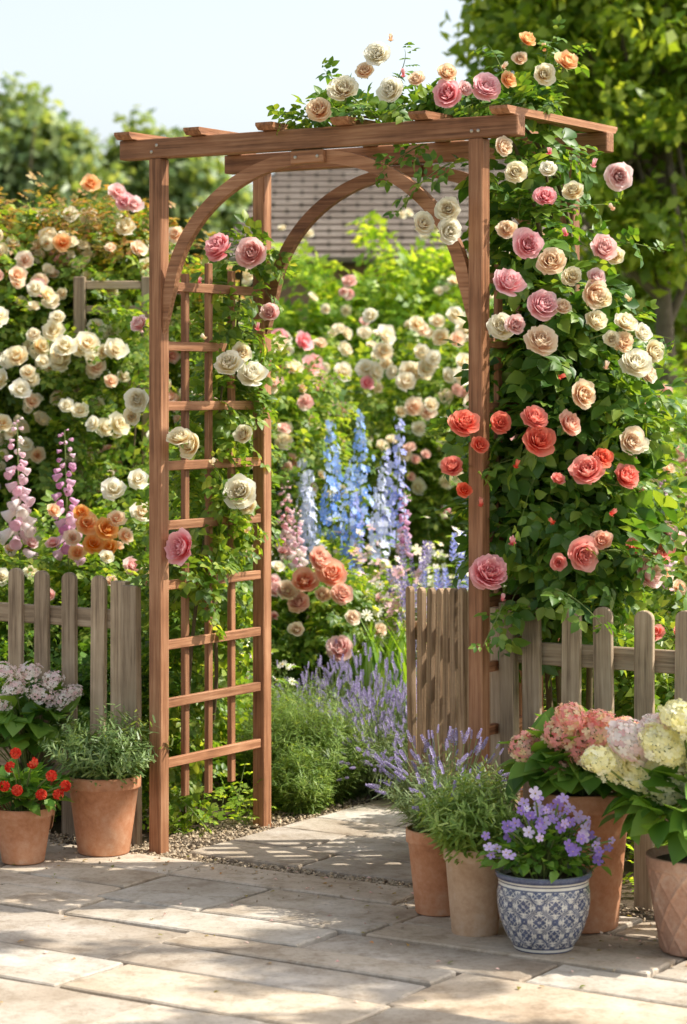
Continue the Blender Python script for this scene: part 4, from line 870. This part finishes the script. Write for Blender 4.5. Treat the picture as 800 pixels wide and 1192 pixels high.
# ================================================================= BACKGROUND: trellis fence, house, trees
FY = 10.2
tf = root('trellis_fence', (-1.0, FY, 0), 'old wooden trellis fence half hidden by roses', 'fence')
for px in (93, 172): beam('post', (px0(px, FY), FY, 0), (px0(px, FY), FY, 1.94), .05, .05, M['grey'], tf, zh=(0, 1, 0))
for z in (1.905, 1.80): beam('rail', (px0(93, FY)+.026, FY, z), (px0(172, FY)-.026, FY, z), .03, .035, M['grey'], tf)
lb = Buf(); o = np.column_stack([R.uniform(-1.2, -.8, 110), R.uniform(10.02, 10.12, 110), R.uniform(.8, 1.74, 110)])
vr = root('rose_bush', (-1.0, 10.05, 0), 'leafy rose stems scrambling over the old trellis fence', 'rose bush')
shootfoliage(lb, o, R.normal(size=(110, 3))*.5+np.array([0, -.4, .4]), R.uniform(.1, .2, 110), 7, .085, CL, .3); put(lb, 'foliage', [M['rosebg'], M['stem']], vr)
canes(vr, [[(-1.0, 10.05, -.02), (-1.05, 10.05, .8), (-1.1, 10.04, 1.6)], [(-1.0, 10.05, -.02), (-.9, 10.05, .8), (-.85, 10.04, 1.6)]])

hw = noisemat('house_wall_brick', [(.3, (.28, .17, .11)), (.7, (.42, .28, .2))], 8)
def roofmat():
    m, nt, out = newmat('roof_tiles'); tc = N(nt, 'ShaderNodeTexCoord')
    br = N(nt, 'ShaderNodeTexBrick'); br.inputs['Scale'].default_value = 1.0; br.inputs['Color1'].default_value = (.25, .20, .165, 1); br.inputs['Color2'].default_value = (.40, .34, .29, 1); br.inputs['Mortar'].default_value = (.06, .05, .04, 1)
    br.inputs['Mortar Size'].default_value = .018; br.inputs['Brick Width'].default_value = .3; br.inputs['Row Height'].default_value = .2
    L(nt, tc.outputs['UV'], br.inputs[0]); n = noise(nt, tc.outputs['Object'], 1.5); c = mixc(nt, .35, br.outputs[0], ramp(nt, n, [(.3, (.22, .18, .145)), (.7, (.42, .37, .32))]))
    p = N(nt, 'ShaderNodeBsdfPrincipled'); p.inputs['Roughness'].default_value = .95; p.inputs['Specular IOR Level'].default_value = .1; L(nt, c, p.inputs['Base Color']); L(nt, bump(nt, br.outputs[1], -.6, .03), p.inputs['Normal']); L(nt, p.outputs[0], out.inputs[0]); return m
hs_ = root('house', (1.6, 27, 0), 'single storey house with a brown tiled hip roof', 'house')
x0, x1, y0, y1, ze, zr = -1.3, 5.5, 24.0, 31.0, 2.72, 4.05
NC = 16
bm = bmesh.new(); uvl = bm.loops.layers.uv.new('UVMap')
def course(e0, e1, r0_, r1_):
    e0, e1, r0_, r1_ = map(np.array, (e0, e1, r0_, r1_)); nn = nrm(np.cross(e1-e0, r0_-e0)); nn = nn if nn[2] > 0 else -nn
    for i in range(NC):
        t0, t1 = i/NC, (i+1)/NC
        a = e0+(r0_-e0)*t0+nn*.06; b_ = e1+(r1_-e1)*t0+nn*.06; c = e1+(r1_-e1)*t1+nn*.008; d_ = e0+(r0_-e0)*t1+nn*.008
        a2 = e0+(r0_-e0)*t0; b2 = e1+(r1_-e1)*t0
        for q, vv in (((a, b_, c, d_), (t0, t0, t1, t1)), ((a2, b2, b_, a), (t0, t0, t0, t0))):
            vs = [bm.verts.new([float(z_) for z_ in p]) for p in q]
            f = bm.faces.new(vs)
            for l, t in zip(f.loops, vv): l[uvl].uv = ((l.vert.co.x+l.vert.co.y*.999*(abs(nn[0]) > abs(nn[1]))), t*NC*.2+.1)
A_, B_, C_, D_ = (x0, y0, ze), (x1, y0, ze), (x1, y1, ze), (x0, y1, ze); E_, F_ = (x0+.65, 27.5, zr), (x1-1.5, 27.5, zr)
course(A_, B_, E_, F_); course(C_, D_, F_, E_); course(B_, C_, (x1-1.5, 27.49, zr), (x1-1.5, 27.51, zr)); course(D_, A_, (x0+.65, 27.51, zr), (x0+.65, 27.49, zr))
bm.faces.new([bm.verts.new(p) for p in ((x0, y1, ze-.01), (x1, y1, ze-.01), (x1, y0, ze-.01), (x0, y0, ze-.01))])
me = bpy.data.meshes.new('roof'); bm.to_mesh(me); bm.free(); me.materials.append(roofmat()); obj('roof', me, hs_)
me = boxmesh('wall', x1-x0-.8, y1-y0-.8, ze-.02, hw, 0); obj('wall', me, hs_, Matrix.Translation((x0+.4, (y0+y1)/2, (ze-.02)/2)))
wh = flat('window_paint', (.75, .74, .7)); gl = flat('window_glass', (.06, .08, .1), .08)
for wx in (.2, 2.2, 4.0):
    wo = obj('window', boxmesh('window', 1.1, .03, 1.1, gl, 0), hs_, Matrix.Translation((wx, y0+.375, 1.5)))
    for a_, c_ in (((wx-.03, y0+.34, .93), (wx+1.13, y0+.34, .93)), ((wx-.03, y0+.34, 2.07), (wx+1.13, y0+.34, 2.07))): beam('frame', a_, c_, .06, .06, wh, wo)
beam('ridge_tiles', (x0+.6, 27.5, zr+.03), (x1-1.45, 27.5, zr+.03), .2, .1, M['bark'], hs_)

def tree(name, x, y, blobs, tr, nc, nl, ls, leaf, label, csz=.25, cat='tree', nlimb=3):
    rt = root(name, (x, y, 0), label, cat)
    b = Buf(); top = max(q[2] for q in blobs); cz = min(q[2]-q[5]*.5 for q in blobs)
    main = path([(x, y, -.05), (x+.05, y, cz*.5), (x-.03, y, cz), (x+.02, y, (cz+top)/2), (x, y, top)], 24)
    tubes(b, main[None], (np.linspace(1, .15, 24)**.8*tr)[None], 10)
    for q in blobs:
        for _ in range(nlimb):
            e = np.array(q[:3])+R.normal(size=3)*np.array(q[3:])*.45; i = int(R.integers(9, 19)); s = main[i]
            tubes(b, path([s, (s+e)/2+np.array([0, 0, -.05]), e], 12)[None], np.linspace(tr*.4, tr*.06, 12)[None], 6)
    put(b, 'trunk', [M['bark']], rt)
    c, nn = sample(blobs, nc, .35, 1.05); cs = csz*R.uniform(.6, 1.3, nc)
    d = nrm(R.normal(size=(nc, nl, 3))); pos = c[:, None]+d*(cs[:, None]*R.uniform(.3, 1, (nc, nl)))[..., None]*np.array([1, 1, .7])
    zh = d*.5+nn[:, None]*.4+np.array([0, 0, .7])+R.normal(size=d.shape)*.4; ax = nrm(R.normal(size=d.shape)+d*.5); ax[..., 2] -= .3
    cb_ = Buf(); cb_.inst(QUADLEAF, pos.reshape(-1, 3), frames(ax.reshape(-1, 3), zh.reshape(-1, 3)), ls*R.uniform(.7, 1.3, nc*nl), 0)
    put(cb_, 'crown', [M[leaf]], rt)
tree('tree', 2.13, 16.0, [(1.7, 16, 3.3, .7, .7, .6), (2.4, 16, 3.6, .9, .9, .8), (2.0, 16.1, 4.4, .9, .9, .8), (1.25, 16, 3.9, .5, .6, .5), (2.9, 16, 2.9, .5, .6, .4), (1.45, 15.8, 2.75, .35, .5, .25), (3.0, 16.2, 4.2, .8, .8, .7), (2.1, 15.8, 2.5, .5, .5, .3)], .085, 520, 36, .1, 'tree', 'leafy garden tree with slim trunk beside the roses', .2)
tree('tree', 3.6, 21.0, [(3.2, 21, 3.2, 1.1, 1, 1.0), (2.4, 21, 3.4, .8, .9, .9), (3.6, 21, 4.8, 1.4, 1, 1.2), (2.6, 21, 2.2, .8, .8, .6), (2.2, 21, 4.7, .7, .8, .7), (4.4, 21, 2.6, 1, 1, 1.0)], .14, 520, 36, .14, 'tree', 'dense green tree rising behind the garden', .3)
tree('tree', 3.3, 6.5, [(2.05, 6.60, 3.5, .3, .07, .1), (2.75, 6.5, 3.8, .14, .08, .1), (2.9, 5.75, 3.4, .35, .08, .12), (3.5, 5.65, 3.6, .4, .14, .25), (3.9, 6.5, 4.5, .5, .4, .4)], .05, 46, 36, .085, 'tree', 'unseen tree added to cast dappled shade on patio', .10, nlimb=1)  # out-of-view tree, added with leaf clumps placed to dapple the paving with shadow
for x, y, bl in [(-3.4, 46, [(-3.5, 46, 5.6, 1.0, 1, 1.0), (-2.8, 46, 5.0, .9, 1, 1.0), (-4.2, 46, 5.0, .9, 1, 1.1), (-3.3, 46, 3.9, 1.5, 1, 1.0), (-2.3, 46, 4.3, .7, 1, .8)]),
                 (-6.0, 44, [(-6.1, 44, 5.8, 1.0, 1, 1.1), (-5.3, 44, 5.1, .9, 1, 1.0), (-6.8, 44, 5.2, 1, 1, 1.2), (-6, 44, 3.8, 1.6, 1, 1.1)]),
                 (-1.6, 48, [(-1.6, 48, 3.9, 1.0, 1, .8), (-.6, 48, 3.6, .9, 1, .7), (-2.2, 48, 3.4, .9, 1, .9)])]:
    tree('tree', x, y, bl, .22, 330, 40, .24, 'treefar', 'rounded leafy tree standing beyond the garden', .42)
wl = Buf(); nc, nl = 1500, 30
c = np.stack([R.uniform(-14, 14, nc), R.uniform(38, 42, nc), R.uniform(0, 3.3, nc)], -1); c[:, 2] *= (.8+.2*np.sin(c[:, 0]*1.1)+.12*np.sin(c[:, 0]*2.7))
d = nrm(R.normal(size=(nc, nl, 3))); pos = c[:, None]+d*.5*R.uniform(.3, 1, (nc, nl, 1)); zh = d*.6+np.array([0, -.2, .7])+R.normal(size=d.shape)*.3; ax = nrm(R.normal(size=d.shape))
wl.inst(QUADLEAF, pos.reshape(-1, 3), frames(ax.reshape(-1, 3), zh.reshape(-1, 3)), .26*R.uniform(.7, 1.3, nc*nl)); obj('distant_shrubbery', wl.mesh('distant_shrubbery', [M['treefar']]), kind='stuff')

# ================================================================= LIGHT, CAMERA
el = math.radians(49); az = math.atan2(1.0, .06)
w = bpy.data.worlds.new('World'); scene.world = w; w.use_nodes = True; nt = w.node_tree; bg = nt.nodes['Background']
sk = nt.nodes.new('ShaderNodeTexSky'); sk.sky_type = 'NISHITA'; sk.sun_disc = False; sk.sun_elevation = el; sk.sun_rotation = az; sk.air_density = 1.0; sk.dust_density = 3.5; sk.ozone_density = 1.0
hs2 = nt.nodes.new('ShaderNodeHueSaturation'); hs2.inputs['Saturation'].default_value = .5
tcw = nt.nodes.new('ShaderNodeTexCoord'); sep = nt.nodes.new('ShaderNodeSeparateXYZ'); nt.links.new(tcw.outputs['Generated'], sep.inputs[0])
mrw = nt.nodes.new('ShaderNodeMapRange'); mrw.inputs[1].default_value = .0; mrw.inputs[2].default_value = .35; mrw.inputs[3].default_value = 1.5; mrw.inputs[4].default_value = .9
nt.links.new(sep.outputs['Z'], mrw.inputs[0]); nt.links.new(mrw.outputs[0], hs2.inputs['Value'])
nt.links.new(sk.outputs[0], hs2.inputs['Color']); nt.links.new(hs2.outputs[0], bg.inputs[0]); bg.inputs[1].default_value = .235
sd = Vector((math.sin(az)*math.cos(el), math.cos(az)*math.cos(el), math.sin(el)))
sl = bpy.data.lights.new('sun', 'SUN'); sl.energy = 6.4; sl.angle = math.radians(.5); sl.color = (1, .945, .85)
so = bpy.data.objects.new('sun', sl); link(so); so.rotation_euler = sd.to_track_quat('Z', 'Y').to_euler(); so.location = (5, 5, 10)
cam = bpy.data.cameras.new('camera'); co = bpy.data.objects.new('camera', cam); link(co); scene.camera = co
co.location = (0, 0, CAMH); co.rotation_euler = (math.pi/2, 0, 0)
cam.sensor_fit = 'HORIZONTAL'; cam.sensor_width = 36; cam.lens = 36*F/800; cam.shift_y = -146/800
cam.clip_end = 600; cam.clip_start = .1
cam.dof.use_dof = True; cam.dof.focus_distance = 7.3; cam.dof.aperture_fstop = 6.0
scene.view_settings.view_transform = 'Standard'; scene.view_settings.look = 'None'; scene.view_settings.exposure = 0; scene.view_settings.gamma = 1
